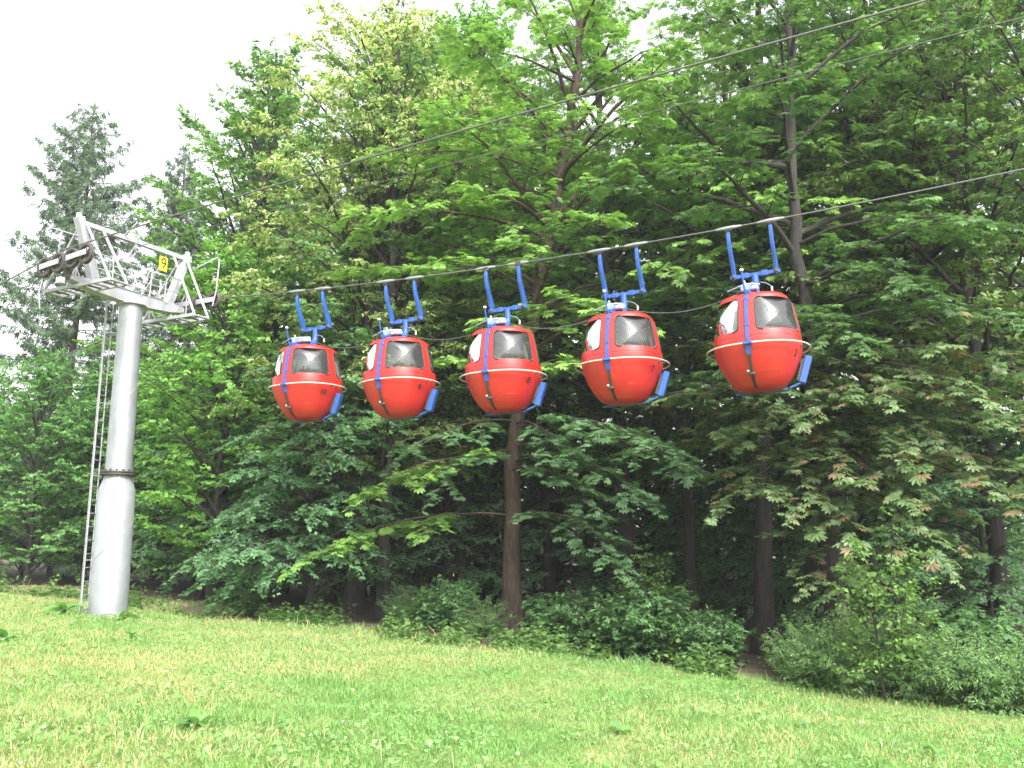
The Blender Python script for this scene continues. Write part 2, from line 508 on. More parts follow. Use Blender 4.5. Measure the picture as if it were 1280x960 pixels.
class Tree:
    """A trunk with limbs that carry flat, drooping sprays of leaves."""
    def __init__(self, seed, pal, leaf=0.2, node=0.12, tilt=0.35, sub_gap=0.35, sub_len=0.9, opp=2, twig=True, droop=0.25, light=0.25, bough_gap=0.75, vary=0.22, lift=0.06, outw=0.45, hang=(0.1, 0.8)):
        self.rng = np.random.default_rng(seed)
        self.L = Leaves(seed + 1)
        self.trunk, self.limbs = Wood(), Wood()
        self.pal, self.leaf, self.node, self.tilt = pal, leaf, node, tilt
        self.sub_gap, self.sub_len, self.opp, self.twig, self.droop, self.light = sub_gap, sub_len, opp, twig, droop, light
        self.bough_gap, self.vary, self.lift, self.outw, self.hang = bough_gap, vary, lift, outw, hang
        self.node *= 0.66; self.sub_gap *= 0.62; self.bough_gap *= 0.72; self.leaf *= 0.86

    def set_trunk(self, pts, r0, r1, sides=10):
        pts = np.asarray(pts, float)
        # resample smoothly
        d = np.r_[0, np.cumsum(np.linalg.norm(np.diff(pts, axis=0), axis=1))]
        t = np.linspace(0, d[-1], 22)
        self.path = np.stack([np.interp(t, d, pts[:, k]) for k in range(3)], -1)
        k = np.array((0.25, 0.5, 0.25))
        for _ in range(2):
            self.path[1:-1] = k[0] * self.path[:-2] + k[1] * self.path[1:-1] + k[2] * self.path[2:]
        self.path[2:-1, :2] += self.rng.normal(0, r0 * 0.18, (len(self.path) - 3, 2))
        f = np.linspace(0, 1, len(self.path))
        self.rad = r0 + (r1 - r0) * f ** 0.75
        rad = self.rad.copy(); rad[0] *= 1.45; rad[1] *= 1.1
        below = self.path[:1] - np.array([(0, 0, 0.4)])
        self.trunk.tube(np.concatenate([below, self.path]), np.r_[rad[0] * 1.2, rad], sides)
        return self

    def at(self, h):
        z = self.path[:, 2]
        return np.array([np.interp(h, z, self.path[:, k]) for k in range(3)]), float(np.interp(h, z, self.rad))

    def limb(self, p0, p3, r0, sag=0.1, dense=1.0, pal=None, start=0.3, sub=1.0):
        rng = self.rng
        p0, p3 = np.asarray(p0, float), np.asarray(p3, float)
        D = p3 - p0; Ln = np.linalg.norm(D)
        n = max(6, int(Ln / 0.4))
        t = np.linspace(0, 1, n)
        pts = p0 + D * t[:, None]
        pts[:, 2] += 4 * sag * Ln * t * (1 - t)
        wob = np.cumsum(rng.normal(0, 0.025 * Ln / n * 3, (n, 3)), axis=0); wob -= wob[-1:] * t[:, None]
        pts += wob
        self.limbs.tube(pts, r0 * (1 - t) ** 0.8 + 0.006, 5)
        # boughs, each with its side sprays
        s = start * Ln
        side = 1 if rng.random() < 0.5 else -1
        while s < Ln:
            f = s / Ln
            i = f * (n - 1); a = int(min(i, n - 2)); w = i - a
            q = pts[a] * (1 - w) + pts[a + 1] * w
            tan = pts[a + 1] - pts[a]; tan /= np.linalg.norm(tan)
            hor = np.cross(UP, tan); hor /= (np.linalg.norm(hor) + 1e-9)
            ang = rng.uniform(0.45, 1.15)
            d = tan * math.cos(ang) + hor * side * math.sin(ang) + UP * rng.normal(self.lift, self.vary)
            bl = (0.5 + 0.28 * Ln * (1 - f)) * sub * rng.uniform(0.7, 1.25)
            self.bough(q, d, bl, dense, pal, r0 * 0.35 * (1 - f * 0.6))
            side = -side
            s += self.bough_gap * rng.uniform(0.6, 1.4)
        self.bough(pts[-1], pts[-1] - pts[-2], 0.6 * sub, dense, pal, r0 * 0.15)

    def bough(self, q, d, bl, dense, pal, r):
        rng = self.rng
        d = d / np.linalg.norm(d)
        t = np.linspace(0, 1, 5)
        pts = q + d * (t * bl)[:, None]
        pts[:, 2] -= 0.5 * self.droop * bl * t ** 2
        self.limbs.tube(pts, max(r, 0.006) * (1 - 0.75 * t), 3)
        hor = np.cross(UP, d); hor /= (np.linalg.norm(hor) + 1e-9)
        s = 0.12 * bl
        side = 1 if rng.random() < 0.5 else -1
        while s < bl:
            f = s / bl
            p = np.array([np.interp(f, t, pts[:, k]) for k in range(3)])
            ang = rng.uniform(0.5, 1.2)
            dd = d * math.cos(ang) + hor * side * math.sin(ang) + UP * rng.normal(0.02, self.vary * 0.8)
            self.spray(p, dd, self.sub_len * (0.55 + 0.5 * (1 - f)) * rng.uniform(0.6, 1.25), dense, pal)
            side = -side
            s += self.sub_gap * rng.uniform(0.6, 1.4)
        self.spray(pts[-1], d + UP * rng.normal(0, self.vary * 0.5), self.sub_len * 0.8, dense, pal)

    def spray(self, q, d, sl, dense=1.0, pal=None):
        rng = self.rng
        pal = pal or self.pal
        d = d / np.linalg.norm(d)
        nn = max(2, int(sl / self.node * dense))
        t = (np.arange(nn) + rng.uniform(0.2, 0.8, nn)) / nn
        pts = q + d * (t * sl)[:, None]
        pts[:, 2] -= self.droop * sl * t ** 2
        if self.twig and rng.random() < 0.5:
            tt = np.linspace(0, 1, 4)
            tp = q + d * (tt * sl)[:, None]; tp[:, 2] -= self.droop * sl * tt ** 2
            self.limbs.tube(tp, 0.012 * (1 - tt * 0.75), 3)
        hor = np.cross(UP, d); hor /= (np.linalg.norm(hor) + 1e-9)
        m = self.opp
        pos = np.repeat(pts, m, axis=0)
        N = len(pos)
        sg = np.tile(np.linspace(-1, 1, m) if m > 1 else np.array([0.0]), nn)
        ang = sg * 1.0 + rng.normal(0, 0.4, N)
        dirs = d[None] * np.cos(ang)[:, None] + hor[None] * np.sin(ang)[:, None] - UP[None] * rng.uniform(*self.hang, N)[:, None]
        size = self.leaf * rng.uniform(0.6, 1.05) * rng.uniform(0.7, 1.4, N)
        pos = pos + dirs * (size * 0.35)[:, None] + rng.normal(0, 0.02, (N, 3))
        outw = np.array((d[0], d[1], 0.0)) * self.outw + dirs * np.array((0.35, 0.35, 0.0))
        nrm = UP[None] + outw + rng.normal(0, self.tilt, (N, 3))
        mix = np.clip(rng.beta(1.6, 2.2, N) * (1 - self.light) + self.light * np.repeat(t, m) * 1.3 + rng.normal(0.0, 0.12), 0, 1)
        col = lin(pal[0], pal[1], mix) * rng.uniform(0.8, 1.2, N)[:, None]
        if len(pal) > 2:
            k = rng.random(N) < pal[3]
            col[k] = np.asarray(pal[2]) * rng.uniform(0.75, 1.2, k.sum())[:, None]
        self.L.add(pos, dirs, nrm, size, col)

    def auto(self, n, hb, H, R, shape='oval', elev=(0.05, 0.9), dense=1.0, az=None, sag=0.08, sub=1.0, pal_fn=None, start=0.3):
        rng = self.rng
        for i in range(n):
            f = (i + rng.uniform(0.1, 0.9)) / n
            h = hb + (H - hb) * f
            a = i * 2.39996 + rng.normal(0, 0.35)
            if az is not None:
                a = rng.uniform(*az)
            if shape == 'oval':
                pr = math.sin(PI * (0.18 + 0.80 * f)) ** 0.75
            elif shape == 'low':
                pr = (1 - f) ** 0.6 * 0.95 + 0.06
            else:
                pr = 1 - 0.75 * f
            ln = R * max(0.12, pr) * rng.uniform(0.72, 1.12)
            e = elev[0] + (elev[1] - elev[0]) * f ** 1.6 + rng.normal(0, 0.09)
            p0, r = self.at(h)
            p3 = p0 + np.array((math.cos(a) * math.cos(e), math.sin(a) * math.cos(e), math.sin(e))) * ln
            self.limb(p0, p3, min(r * 0.55, 0.02 + ln * 0.014), sag, dense, pal_fn(f) if pal_fn else None, start, sub)
        return self

    def build(self, name, loc, tmpl, leafmat, barkmat, pick=None, leafname='crown'):
        root = empty(name, loc)
        link_mesh('trunk', self.trunk.mesh('trunk'), barkmat, root)
        if self.limbs.o:
            link_mesh('branches', self.limbs.mesh('branches'), barkmat, root)
        arr = self.L.arrays()
        single = []
        if pick is not None and len(arr[0]):
            idx = pick(arr[0])
            mask = np.ones(len(arr[0]), bool); mask[idx] = False
            single = [tuple(a[i] for a in arr) for i in idx]
            arr = [a[mask] for a in arr]
        V, Q, T = Leaves.bake(arr, tmpl)
        cr = link_mesh(leafname, quad_mesh(leafname, V, Q, T), leafmat, root)
        cr['kind'] = 'stuff'
        if single:
            # leaves large enough to be picked apart in the picture: one object each, four shared blade meshes by colour
            P_, D_, N_, S_, C_ = (np.array([s[k] for s in single]) for k in range(5))
            d, y, z = Leaves.frame(D_, N_)
            order = np.argsort(C_[:, 0] / (C_[:, 1] + 1e-6))
            groups = np.array_split(order, 8)
            for g in groups:
                me = quad_mesh('leaf', tmpl[0], tmpl[1], np.repeat(C_[g].mean(0)[None], len(tmpl[0]), 0))
                me.materials.append(leafmat)
                for i in g:
                    o = bpy.data.objects.new('leaf', me)
                    C.objects.link(o)
                    o.parent = root
                    Mx = Matrix.Identity(4)
                    for r_ in range(3):
                        Mx[r_][0], Mx[r_][1], Mx[r_][2], Mx[r_][3] = d[i, r_] * S_[i], y[i, r_] * S_[i], z[i, r_] * S_[i], P_[i, r_]
                    o.matrix_basis = Mx
        return root


def base(u, y, v=785):
    p = P(u, v, y)
    return np.array((p[0], y, float(gz(p[0], y))))


def place(root, loc, rz, sc=1.0):
    root.location = tuple(loc); root.rotation_euler = (0, 0, rz); root.scale = (sc, sc, sc)
    return root


# palettes: (darker leaf, lighter leaf[, odd leaf, share of odd leaves]) as base colours
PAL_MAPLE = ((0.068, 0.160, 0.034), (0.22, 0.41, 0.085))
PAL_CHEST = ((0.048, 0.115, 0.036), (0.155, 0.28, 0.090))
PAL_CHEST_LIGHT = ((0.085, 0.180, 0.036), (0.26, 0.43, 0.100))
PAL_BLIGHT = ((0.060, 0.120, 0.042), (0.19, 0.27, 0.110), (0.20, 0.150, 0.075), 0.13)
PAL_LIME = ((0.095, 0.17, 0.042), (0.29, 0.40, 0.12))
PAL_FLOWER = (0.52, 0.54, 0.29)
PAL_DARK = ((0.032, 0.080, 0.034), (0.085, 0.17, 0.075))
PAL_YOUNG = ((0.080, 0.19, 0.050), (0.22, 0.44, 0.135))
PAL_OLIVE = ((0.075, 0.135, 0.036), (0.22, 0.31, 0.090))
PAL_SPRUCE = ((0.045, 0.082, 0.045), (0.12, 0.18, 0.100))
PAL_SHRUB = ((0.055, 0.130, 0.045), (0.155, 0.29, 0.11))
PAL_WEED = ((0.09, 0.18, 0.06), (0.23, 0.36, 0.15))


def trunk_line(H, lean=(0, 0), n=6, wob=0.15, seed=0):
    r = np.random.default_rng(seed)
    t = np.linspace(0, 1, n)
    p = np.stack([lean[0] * t + r.normal(0, wob, n) * t, lean[1] * t + r.normal(0, wob, n) * t, H * t], -1)
    return p


CAMP = np.array((0, 0, EYE))


def nearest(k, loc, zmax=99, frame=True):
    """Pick the k leaves that show largest: nearest the camera and inside the picture."""
    def f(pos):
        w = pos + np.asarray(loc)[None]
        D = CP * w[:, 1] + SP * (w[:, 2] - EYE)
        U = CP * (w[:, 2] - EYE) - SP * w[:, 1]
        u, v = 640 + FPX * w[:, 0] / D, 480 - FPX * U / D
        ok = (u > 0) & (u < 1280) & (v > 0) & (v < 900)
        dist = np.linalg.norm(w - CAMP, axis=1) + np.where(ok, 0, 1e4)
        return np.argsort(dist)[:k]
    return f


TREES = {}


def build_trees():
    rng = np.random.default_rng(5)
    WOODG = 'trees along the edge of the wood'
    # --- centre horse chestnut with the leaning trunk
    b0 = base(640, 23.0)
    t = Tree(11, PAL_CHEST, leaf=0.175, node=0.125, tilt=0.30, sub_gap=0.42, sub_len=0.6, droop=0.2, bough_gap=0.8, vary=0.12, lift=0.0, outw=0.1, hang=(0.0, 0.4))
    path = [P(640, 775, 23.0), P(638, 560, 23.0), P(655, 460, 23), P(672, 360, 23.0), P(703, 220, 23.0), P(725, 90, 23.0), P(735, -60, 23), P(738, -160, 23)]
    path[0][2] = b0[2]
    t.set_trunk(np.array(path) - b0, 0.25, 0.07)
    low = [(560, 600, 20.8), (480, 605, 20.6), (405, 690, 20.8), (700, 560, 20.0), (830, 560, 18.9), (872, 585, 18.8), (765, 690, 18.9),
           (520, 560, 21.2), (735, 625, 19.8), (790, 610, 19.2)]
    for (u, v, y) in low:
        tip = P(u, v, y) - b0
        h = min(max(tip[2] + 0.9, 2.0), 6.0)
        p0, r = t.at(h)
        pal = PAL_CHEST_LIGHT if u < 500 else ((0.052, 0.12, 0.052), (0.14, 0.25, 0.11))
        t.limb(p0, tip, 0.026, 0.07, 1.0, pal, 0.3)
    t.vary, t.outw = 0.2, 0.3
    high = [(500, 190, 21.5), (470, 335, 21.7), (455, 265, 21.6), (520, 260, 21), (600, 235, 20.5), (560, 330, 20.7), (640, 300, 20.2), (745, 275, 20),
            (720, 375, 20.3), (800, 150, 20), (600, 60, 21.5), (700, 30, 21), (820, 60, 20.5), (850, 210, 20), (580, 140, 21.2), (660, 140, 20.6),
            (760, -30, 20.5), (620, 400, 21), (560, 450, 21.3), (700, 450, 20.6), (780, 400, 20.0)]
    for (u, v, y) in high:
        tip = P(u, v, y) - b0
        h = min(max(tip[2] - 0.2, 4.0), 17.0)
        p0, r = t.at(h)
        t.limb(p0, tip, 0.045, 0.07, 1.05, PAL_CHEST_LIGHT, 0.25, 1.15)
    t.vary, t.outw = 0.22, 0.35
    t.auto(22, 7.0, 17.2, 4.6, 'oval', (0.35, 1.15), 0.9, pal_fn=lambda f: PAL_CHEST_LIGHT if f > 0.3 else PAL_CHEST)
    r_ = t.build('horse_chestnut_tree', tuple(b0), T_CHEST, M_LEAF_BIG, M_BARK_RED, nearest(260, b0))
    tag(r_, 'chestnut tree with brown leaning trunk behind the middle red cabin', 'tree', WOODG)

    # --- right horse chestnut with browned lower leaves
    b1 = base(1045, 18.8)
    t = Tree(21, PAL_CHEST, leaf=0.175, node=0.125, tilt=0.30, sub_gap=0.42, sub_len=0.6, droop=0.22, bough_gap=0.8, vary=0.13, lift=0.0, outw=0.15, hang=(0.0, 0.45))
    t.set_trunk([(0, 0, 0), (0.1, 0.1, 3), (-0.15, 0.2, 6), (-0.3, 0.2, 10), (-0.2, 0.1, 14), (0, 0, 17)], 0.27, 0.06)
    tips = [(945, 530, 17.0), (1010, 500, 16.4), (1085, 470, 16.0), (1175, 470, 15.3), (1250, 515, 15.0), (925, 610, 16.9), (1110, 600, 15.6),
            (1150, 665, 15.2), (1050, 720, 15.9), (1060, 410, 16.4), (1130, 345, 16.2), (1225, 385, 15.6), (1270, 285, 15.9), (1010, 400, 17.2), (1210, 590, 15.2),
            (1275, 600, 14.9), (1160, 535, 15.6), (1040, 560, 16.3), (980, 480, 17.0), (1100, 545, 15.9), (1000, 610, 16.6), (1240, 455, 15.2), (1060, 640, 16.0)]
    for (u, v, y) in tips:
        tip = P(u, v, y) - b1
        h = min(max(tip[2] + 0.7, 2.2), 15)
        p0, r = t.at(h)
        t.limb(p0, tip, 0.045, 0.09, 1.1, PAL_BLIGHT if v > 440 else PAL_CHEST, 0.3, 1.1)
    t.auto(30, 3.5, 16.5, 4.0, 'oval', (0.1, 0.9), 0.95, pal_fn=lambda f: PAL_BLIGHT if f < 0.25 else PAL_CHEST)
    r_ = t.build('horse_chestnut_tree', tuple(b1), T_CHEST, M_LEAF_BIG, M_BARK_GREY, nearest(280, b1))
    tag(r_, 'chestnut tree with browning lower leaves, right of the nearest red cabin', 'tree', WOODG)

    # --- tall chestnut behind the nearest cabin
    b2 = base(955, 22.5)
    t = Tree(31, PAL_CHEST_LIGHT, leaf=0.18, node=0.14, tilt=0.32, sub_gap=0.45, sub_len=0.65, droop=0.28, bough_gap=0.85, vary=0.16)
    t.set_trunk(trunk_line(21, (1.0, 0.3), seed=3), 0.27, 0.06)
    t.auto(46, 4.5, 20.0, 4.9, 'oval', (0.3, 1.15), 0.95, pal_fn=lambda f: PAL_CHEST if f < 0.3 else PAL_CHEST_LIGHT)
    for (u, v, y) in [(880, 180, 20.5), (940, 120, 20), (1010, 90, 20), (1090, 80, 20), (1150, 160, 20), (870, 300, 20.2), (1040, 250, 19.5), (960, 250, 19.8), (900, 60, 20.5), (830, 330, 20.5), (1100, 210, 19.5), (985, 315, 20.3), (1010, 275, 20.2), (975, 70, 20.6), (995, 110, 20.4), (1020, 340, 20.0)]:
        tip = P(u, v, y) - b2
        p0, r = t.at(min(max(tip[2] - 0.3, 4.0), 19))
        t.limb(p0, tip, 0.05, 0.08, 1.1, PAL_CHEST_LIGHT, 0.25, 1.15)
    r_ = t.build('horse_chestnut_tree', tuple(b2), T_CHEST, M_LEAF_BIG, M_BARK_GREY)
    tag(r_, 'tall dark-stemmed chestnut tree directly behind and above the nearest red cabin', 'tree', WOODG)
    TREES['chest'] = r_

    # --- olive tree at the right border
    b3 = base(1262, 20.0)
    t = Tree(41, PAL_OLIVE, leaf=0.13, node=0.085, tilt=0.6, sub_gap=0.33, sub_len=0.5, droop=0.15, bough_gap=0.6, vary=0.35)
    t.set_trunk(trunk_line(20, (-0.3, 0.2), seed=5), 0.24, 0.05)
    t.auto(52, 3.6, 18.6, 4.4, 'oval', (0.45, 1.25), 1.0)
    r_ = t.build('broadleaf_tree', tuple(b3), T_PAIR, M_LEAF, M_BARK_GREY)
    tag(r_, 'tall small-leaved olive-green tree at the right border of the picture', 'tree', WOODG)
    TREES['olive'] = r_

    # --- flowering lime left of the middle
    b4 = base(440, 26.5)
    t = Tree(51, PAL_LIME, leaf=0.13, node=0.075, tilt=0.6, sub_gap=0.30, sub_len=0.5, droop=0.4, light=0.4, bough_gap=0.55, vary=0.35)
    t.set_trunk(trunk_line(19.0, (0.9, 0), seed=9), 0.28, 0.05)
    t.auto(76, 2.8, 18.2, 5.6, 'oval', (0.45, 1.3), 1.0, sag=0.12, pal_fn=lambda f: (*PAL_LIME, PAL_FLOWER, 0.22 + 0.34 * min(1, max(0, f * 1.6 - 0.1))))
    r_ = t.build('lime_tree', tuple(b4), T_PAIR, M_LEAF, M_BARK_GREY)
    tag(r_, 'big rounded lime tree covered in pale yellow blossom', 'tree', WOODG)

    # --- bright maple left of the lime
    b5 = base(272, 31.0, 760)
    t = Tree(61, PAL_MAPLE, leaf=0.145, node=0.095, tilt=0.5, sub_gap=0.34, sub_len=0.55, droop=0.25, light=0.35, bough_gap=0.6, vary=0.3)
    t.set_trunk(trunk_line(20.3, (0.9, 0), seed=2), 0.26, 0.05)
    t.auto(70, 2.4, 19.4, 4.9, 'oval', (0.5, 1.3), 1.0)
    r_ = t.build('maple_tree', tuple(b5), T_MAPLE, M_LEAF, M_BARK_GREY)
    tag(r_, 'tall bright green maple between the slim dark spruce and the blossoming lime', 'tree', WOODG)
    TREES['maple'] = r_

    # --- young maple in front of it
    b6 = base(262, 27.0, 765)
    t = Tree(71, PAL_MAPLE, leaf=0.135, node=0.095, tilt=0.5, sub_gap=0.32, sub_len=0.5, droop=0.25, light=0.35, bough_gap=0.55, vary=0.28)
    t.set_trunk(trunk_line(11.3, (0.1, 0), seed=4), 0.13, 0.03)
    t.auto(52, 0.5, 10.4, 3.2, 'oval', (0.45, 1.3), 1.05)
    r_ = t.build('maple_tree', tuple(b6), T_MAPLE, M_LEAF, M_BARK_GREY)
    tag(r_, 'half-grown fresh green maple just right of the ropeway pylon', 'tree', WOODG)
    TREES['young'] = r_

    # --- layered hazel-like tree hanging low behind the pylon's right
    b7 = base(385, 23.5, 775)
    t = Tree(81, PAL_DARK, leaf=0.12, node=0.08, tilt=0.35, sub_gap=0.30, sub_len=0.5, droop=0.4, light=0.3, bough_gap=0.55, vary=0.15)
    t.set_trunk(trunk_line(7.6, (0.2, -0.2), seed=6), 0.11, 0.03)
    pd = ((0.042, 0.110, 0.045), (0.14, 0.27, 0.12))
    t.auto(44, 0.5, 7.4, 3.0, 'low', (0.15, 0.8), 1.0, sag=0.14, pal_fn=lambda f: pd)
    for (u, v, y) in [(255, 690, 22), (300, 640, 21.8), (345, 590, 22), (400, 560, 21.8), (440, 640, 21.5), (300, 720, 21.8), (360, 700, 21.2), (420, 540, 22)]:
        tip = P(u, v, y) - b7
        p0, r = t.at(min(max(tip[2] + 0.6, 0.8), 7))
        t.limb(p0, tip, 0.025, 0.12, 1.1, pd, 0.2)
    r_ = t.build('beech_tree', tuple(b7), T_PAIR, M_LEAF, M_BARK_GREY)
    tag(r_, 'low dark beech with layered branches below the farthest red cabin', 'tree', WOODG)
    TREES['beech'] = r_

    # --- dark maple with straight trunk below the second cabin
    b8 = base(479, 24.5, 780)
    t = Tree(91, PAL_DARK, leaf=0.15, node=0.105, tilt=0.45, sub_gap=0.38, sub_len=0.55, droop=0.25, light=0.3, bough_gap=0.7, vary=0.25)
    t.set_trunk(trunk_line(17, (0.0, 0.4), seed=8, wob=0.08), 0.2, 0.05)
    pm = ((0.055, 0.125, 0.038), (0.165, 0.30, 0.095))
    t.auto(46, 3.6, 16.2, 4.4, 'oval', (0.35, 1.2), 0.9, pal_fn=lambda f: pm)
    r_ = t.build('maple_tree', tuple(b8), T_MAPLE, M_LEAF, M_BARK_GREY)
    tag(r_, 'dark maple whose straight stem stands below the second farthest cabin', 'tree', WOODG)
    TREES['dark'] = r_

    # --- left young trees behind the pylon
    spots = [(30, 31, 0.80, 0.4, 'bushy young tree at the left border of the picture'),
             (112, 34, 0.84, 2.1, 'bushy young tree standing behind the foot of the pylon'),
             (-60, 33, 0.85, 4.0, None),
             (205, 33.5, 0.85, 1.2, 'small leafy tree right of the pylon, beneath the half-grown maple')]
    t = Tree(101, PAL_YOUNG, leaf=0.13, node=0.09, tilt=0.5, sub_gap=0.32, sub_len=0.5, droop=0.2, light=0.35, bough_gap=0.55, vary=0.3)
    t.set_trunk(trunk_line(10.0, (0.1, 0), seed=14), 0.12, 0.03)
    t.auto(54, 0.3, 9.3, 3.4, 'oval', (0.45, 1.3), 1.05)
    proto = t.build('young_tree', (0, 0, 0), T_MAPLE, M_LEAF, M_BARK_GREY)
    TREES['bushy'] = proto
    for i, (u, y, sc, rz, lab) in enumerate(spots):
        o = proto if i == 0 else copy_tree(proto)
        place(o, base(u, y, 762), rz, sc)
        tag(o, lab or 'bushy young tree standing just outside the left border', 'tree', 'young trees behind the pylon')

    # --- spruces
    def spruce(seed, H, R, hb, dead=0.0):
        rg = np.random.default_rng(seed)
        root = empty('spruce_tree')
        tw, bw = Wood(), Wood()
        tw.tube(np.stack([rg.normal(0, 0.03, 14), rg.normal(0, 0.03, 14), np.linspace(-0.4, H, 14)], -1), np.linspace(0.26, 0.015, 14), 9)
        Lf = Leaves(seed)
        h = hb
        while h < H - 0.25:
            f = (h - hb) / (H - hb)
            k = 5 if f < 0.85 else 4
            a0 = rg.uniform(0, 6.28)
            for j in range(k):
                a = a0 + j * 2 * PI / k + rg.normal(0, 0.25)
                ln = (R * (1 - f) ** 0.75 + 0.18) * rg.uniform(0.5, 1.3)
                n_ = 8
                tt = np.linspace(0, 1, n_)
                dr = 0.50 * (1 - f) + 0.10
                hor = np.array((math.cos(a), math.sin(a), 0)); sd = np.array((-math.sin(a), math.cos(a), 0))
                pts = np.array((0, 0, h)) + hor * (ln * tt)[:, None]
                pts[:, 2] += ln * ((0.25 * f + 0.1) * tt - dr * tt ** 1.3 + 0.28 * tt ** 3)
                bw.tube(pts, 0.03 * (1 - tt) * (0.4 + 0.6 * (1 - f)) + 0.006, 3)
                # hanging side twigs clothed in needle strips
                m_ = max(6, int(ln / 0.05))
                ts = rg.uniform(0.12, 1, m_)
                q = np.stack([np.interp(ts, tt, pts[:, c]) for c in range(3)], -1)
                sl = (0.22 + 0.38 * (1 - ts)) * rg.uniform(0.6, 1.3, m_) * min(1, 0.4 + ln / 2)
                sg = rg.choice([-1, 1], m_)
                dd = hor[None] * rg.uniform(0.3, 0.8, m_)[:, None] + sd[None] * (sg * rg.uniform(0.3, 1.0, m_))[:, None] - UP[None] * rg.uniform(0.15, 1.1, m_)[:, None]
                dd /= np.linalg.norm(dd, axis=1, keepdims=True)
                for s_ in range(3):
                    w = (s_ + rg.uniform(0, 1, m_)) / 3
                    pos = q + dd * (sl * w)[:, None]
                    d2 = dd + rg.normal(0, 0.38, (m_, 3))
                    nn_ = UP[None] + rg.normal(0, 0.6, (m_, 3))
                    mix = rg.beta(1.5, 2, m_)
                    Lf.add(pos, d2, nn_, rg.uniform(0.16, 0.34, m_) * (0.7 + 0.3 * min(1, ln)), lin(PAL_SPRUCE[0], PAL_SPRUCE[1], mix))
            h += rg.uniform(0.34, 0.62) * (0.7 + 0.5 * (1 - f))
        # leader
        Lf.add(np.array([(0, 0, H - 0.3)] * 5) + rg.normal(0, .03, (5, 3)), np.array([(0, 0, 1.0)] * 5) + rg.normal(0, 0.25, (5, 3)), rg.normal(0, 1, (5, 3)), np.full(5, 0.5), lin(PAL_SPRUCE[0], PAL_SPRUCE[1], np.full(5, 0.5)))
        link_mesh('trunk', tw.mesh('trunk'), M_BARK_RED, root)
        link_mesh('branches', bw.mesh('branches'), M_BARK_GREY, root)
        V, Q, T = Leaves.bake(Lf.arrays(), template([kite(1.0, 0.10, 0.4, 0, 0, 0.3), kite(0.7, 0.065, 0.5, 0.55, 0.15, 0.35), kite(0.7, 0.065, 0.5, -0.55, 0.15, 0.35)]))
        cr = link_mesh('crown', quad_mesh('crown', V, Q, T), M_NEEDLE, root); cr['kind'] = 'stuff'
        return root
    s1 = place(spruce(7, 20.9, 6.2, 2.0), base(62, 37, 765), 0.3)
    tag(s1, 'large spruce with drooping branches behind the pylon head', 'tree', 'spruces above the wood')
    s2p = spruce(8, 22.0, 4.2, 4.0)
    s2 = place(s2p, base(192, 43, 765), 0)
    tag(s2, 'slim dark spruce right of the large one', 'tree', 'spruces above the wood')
    sp = [(470, 38, 1.1, 'spruce whose top rises behind the blossoming lime'), (556, 41, 1.28, 'spruce tip at the top border behind the middle trees'),
          (290, 44, 0.92, 'spruce half hidden behind the tall bright maple')]
    for i, (u, y, sc, lab) in enumerate(sp):
        o = copy_tree(s2p)
        place(o, base(u, y, 765), i * 1.7 + 1, sc)
        tag(o, lab, 'tree', 'spruces above the wood')

    # --- deeper rows: copies
    deep = [('maple', 545, 31.5, 1.12), ('maple', 600, 34, 1.25), ('olive', 480, 33, 1.12), ('maple', 300, 35, 1.0), ('dark', 575, 29, 1.08), ('olive', 690, 30, 1.0), ('chest', 790, 27.5, 0.98), ('dark', 865, 25.5, 1.0), ('olive', 930, 30, 1.1), ('chest', 1085, 25, 1.0),
            ('dark', 1015, 24.0, 1.05), ('dark', 1150, 23, 1.15), ('olive', 1180, 28, 1.05), ('chest', 1330, 23, 1.0), ('dark', 420, 34, 1.15), ('olive', 520, 36, 1.0),
            ('maple', 350, 36, 0.88), ('chest', 620, 37, 1.0), ('maple', 740, 38, 1.05), ('olive', 830, 36, 1.1), ('chest', 960, 37, 1.05), ('maple', 1060, 35, 1.1),
            ('olive', 1300, 31, 1.1), ('maple', 1200, 38, 1.1), ('dark', 700, 33, 1.1), ('dark', 1380, 19, 1.0), ('maple', 880, 44, 1.15), ('dark', 330, 30, 0.75),
            ('dark', 150, 44, 0.55), ('maple', 20, 46, 0.48), ('maple', -40, 42, 0.42), ('dark', 240, 42, 0.72), ('chest', 760, 46, 1.1), ('chest', 1120, 46, 1.1), ('olive', 640, 48, 1.1), ('dark', 480, 46, 1.1),
            ('beech', 560, 29, 0.9), ('beech', 700, 30, 0.85), ('beech', 810, 30, 0.9), ('beech', 900, 29, 0.8), ('beech', 1120, 21.5, 0.8), ('beech', 1240, 20, 0.8), ('beech', 980, 27, 0.9),
            ('beech', 250, 30, 0.8), ('beech', 330, 27.5, 0.8), ('beech', 100, 38, 0.8), ('beech', 440, 30, 0.95)]
    for j in range(26):
        deep.append((('beech', 'bushy')[j % 2], 60 + j * 50 + rng.uniform(-25, 25), rng.uniform(33, 42), 0.85))
    for j in range(7):
        deep.append(('bushy', -70 + j * 45, rng.uniform(36, 41), 0.6))
    for j in range(16):
        deep.append(('bushy', -20 + j * 85 + rng.uniform(-25, 25), rng.uniform(50, 60), 1.0))
    behind = [('maple', -25, 1), ('maple', -27, -8), ('dark', -32, -16), ('maple', -30, -26), ('chest', -20, -33), ('dark', -9, -38), ('maple', 2, -40), ('olive', 13, -42), ('dark', -42, 4), ('bushy', -26, -18), ('bushy', -6, -30)]
    for (k, x, y) in behind:
        o = copy_tree(TREES[k])
        place(o, (x, y, float(gz(x, y))), rng.uniform(0, 6.28), 0.95)
        tag(o, 'tree behind the viewpoint, seen only mirrored in the cabin windows', 'tree', 'trees behind the viewpoint')
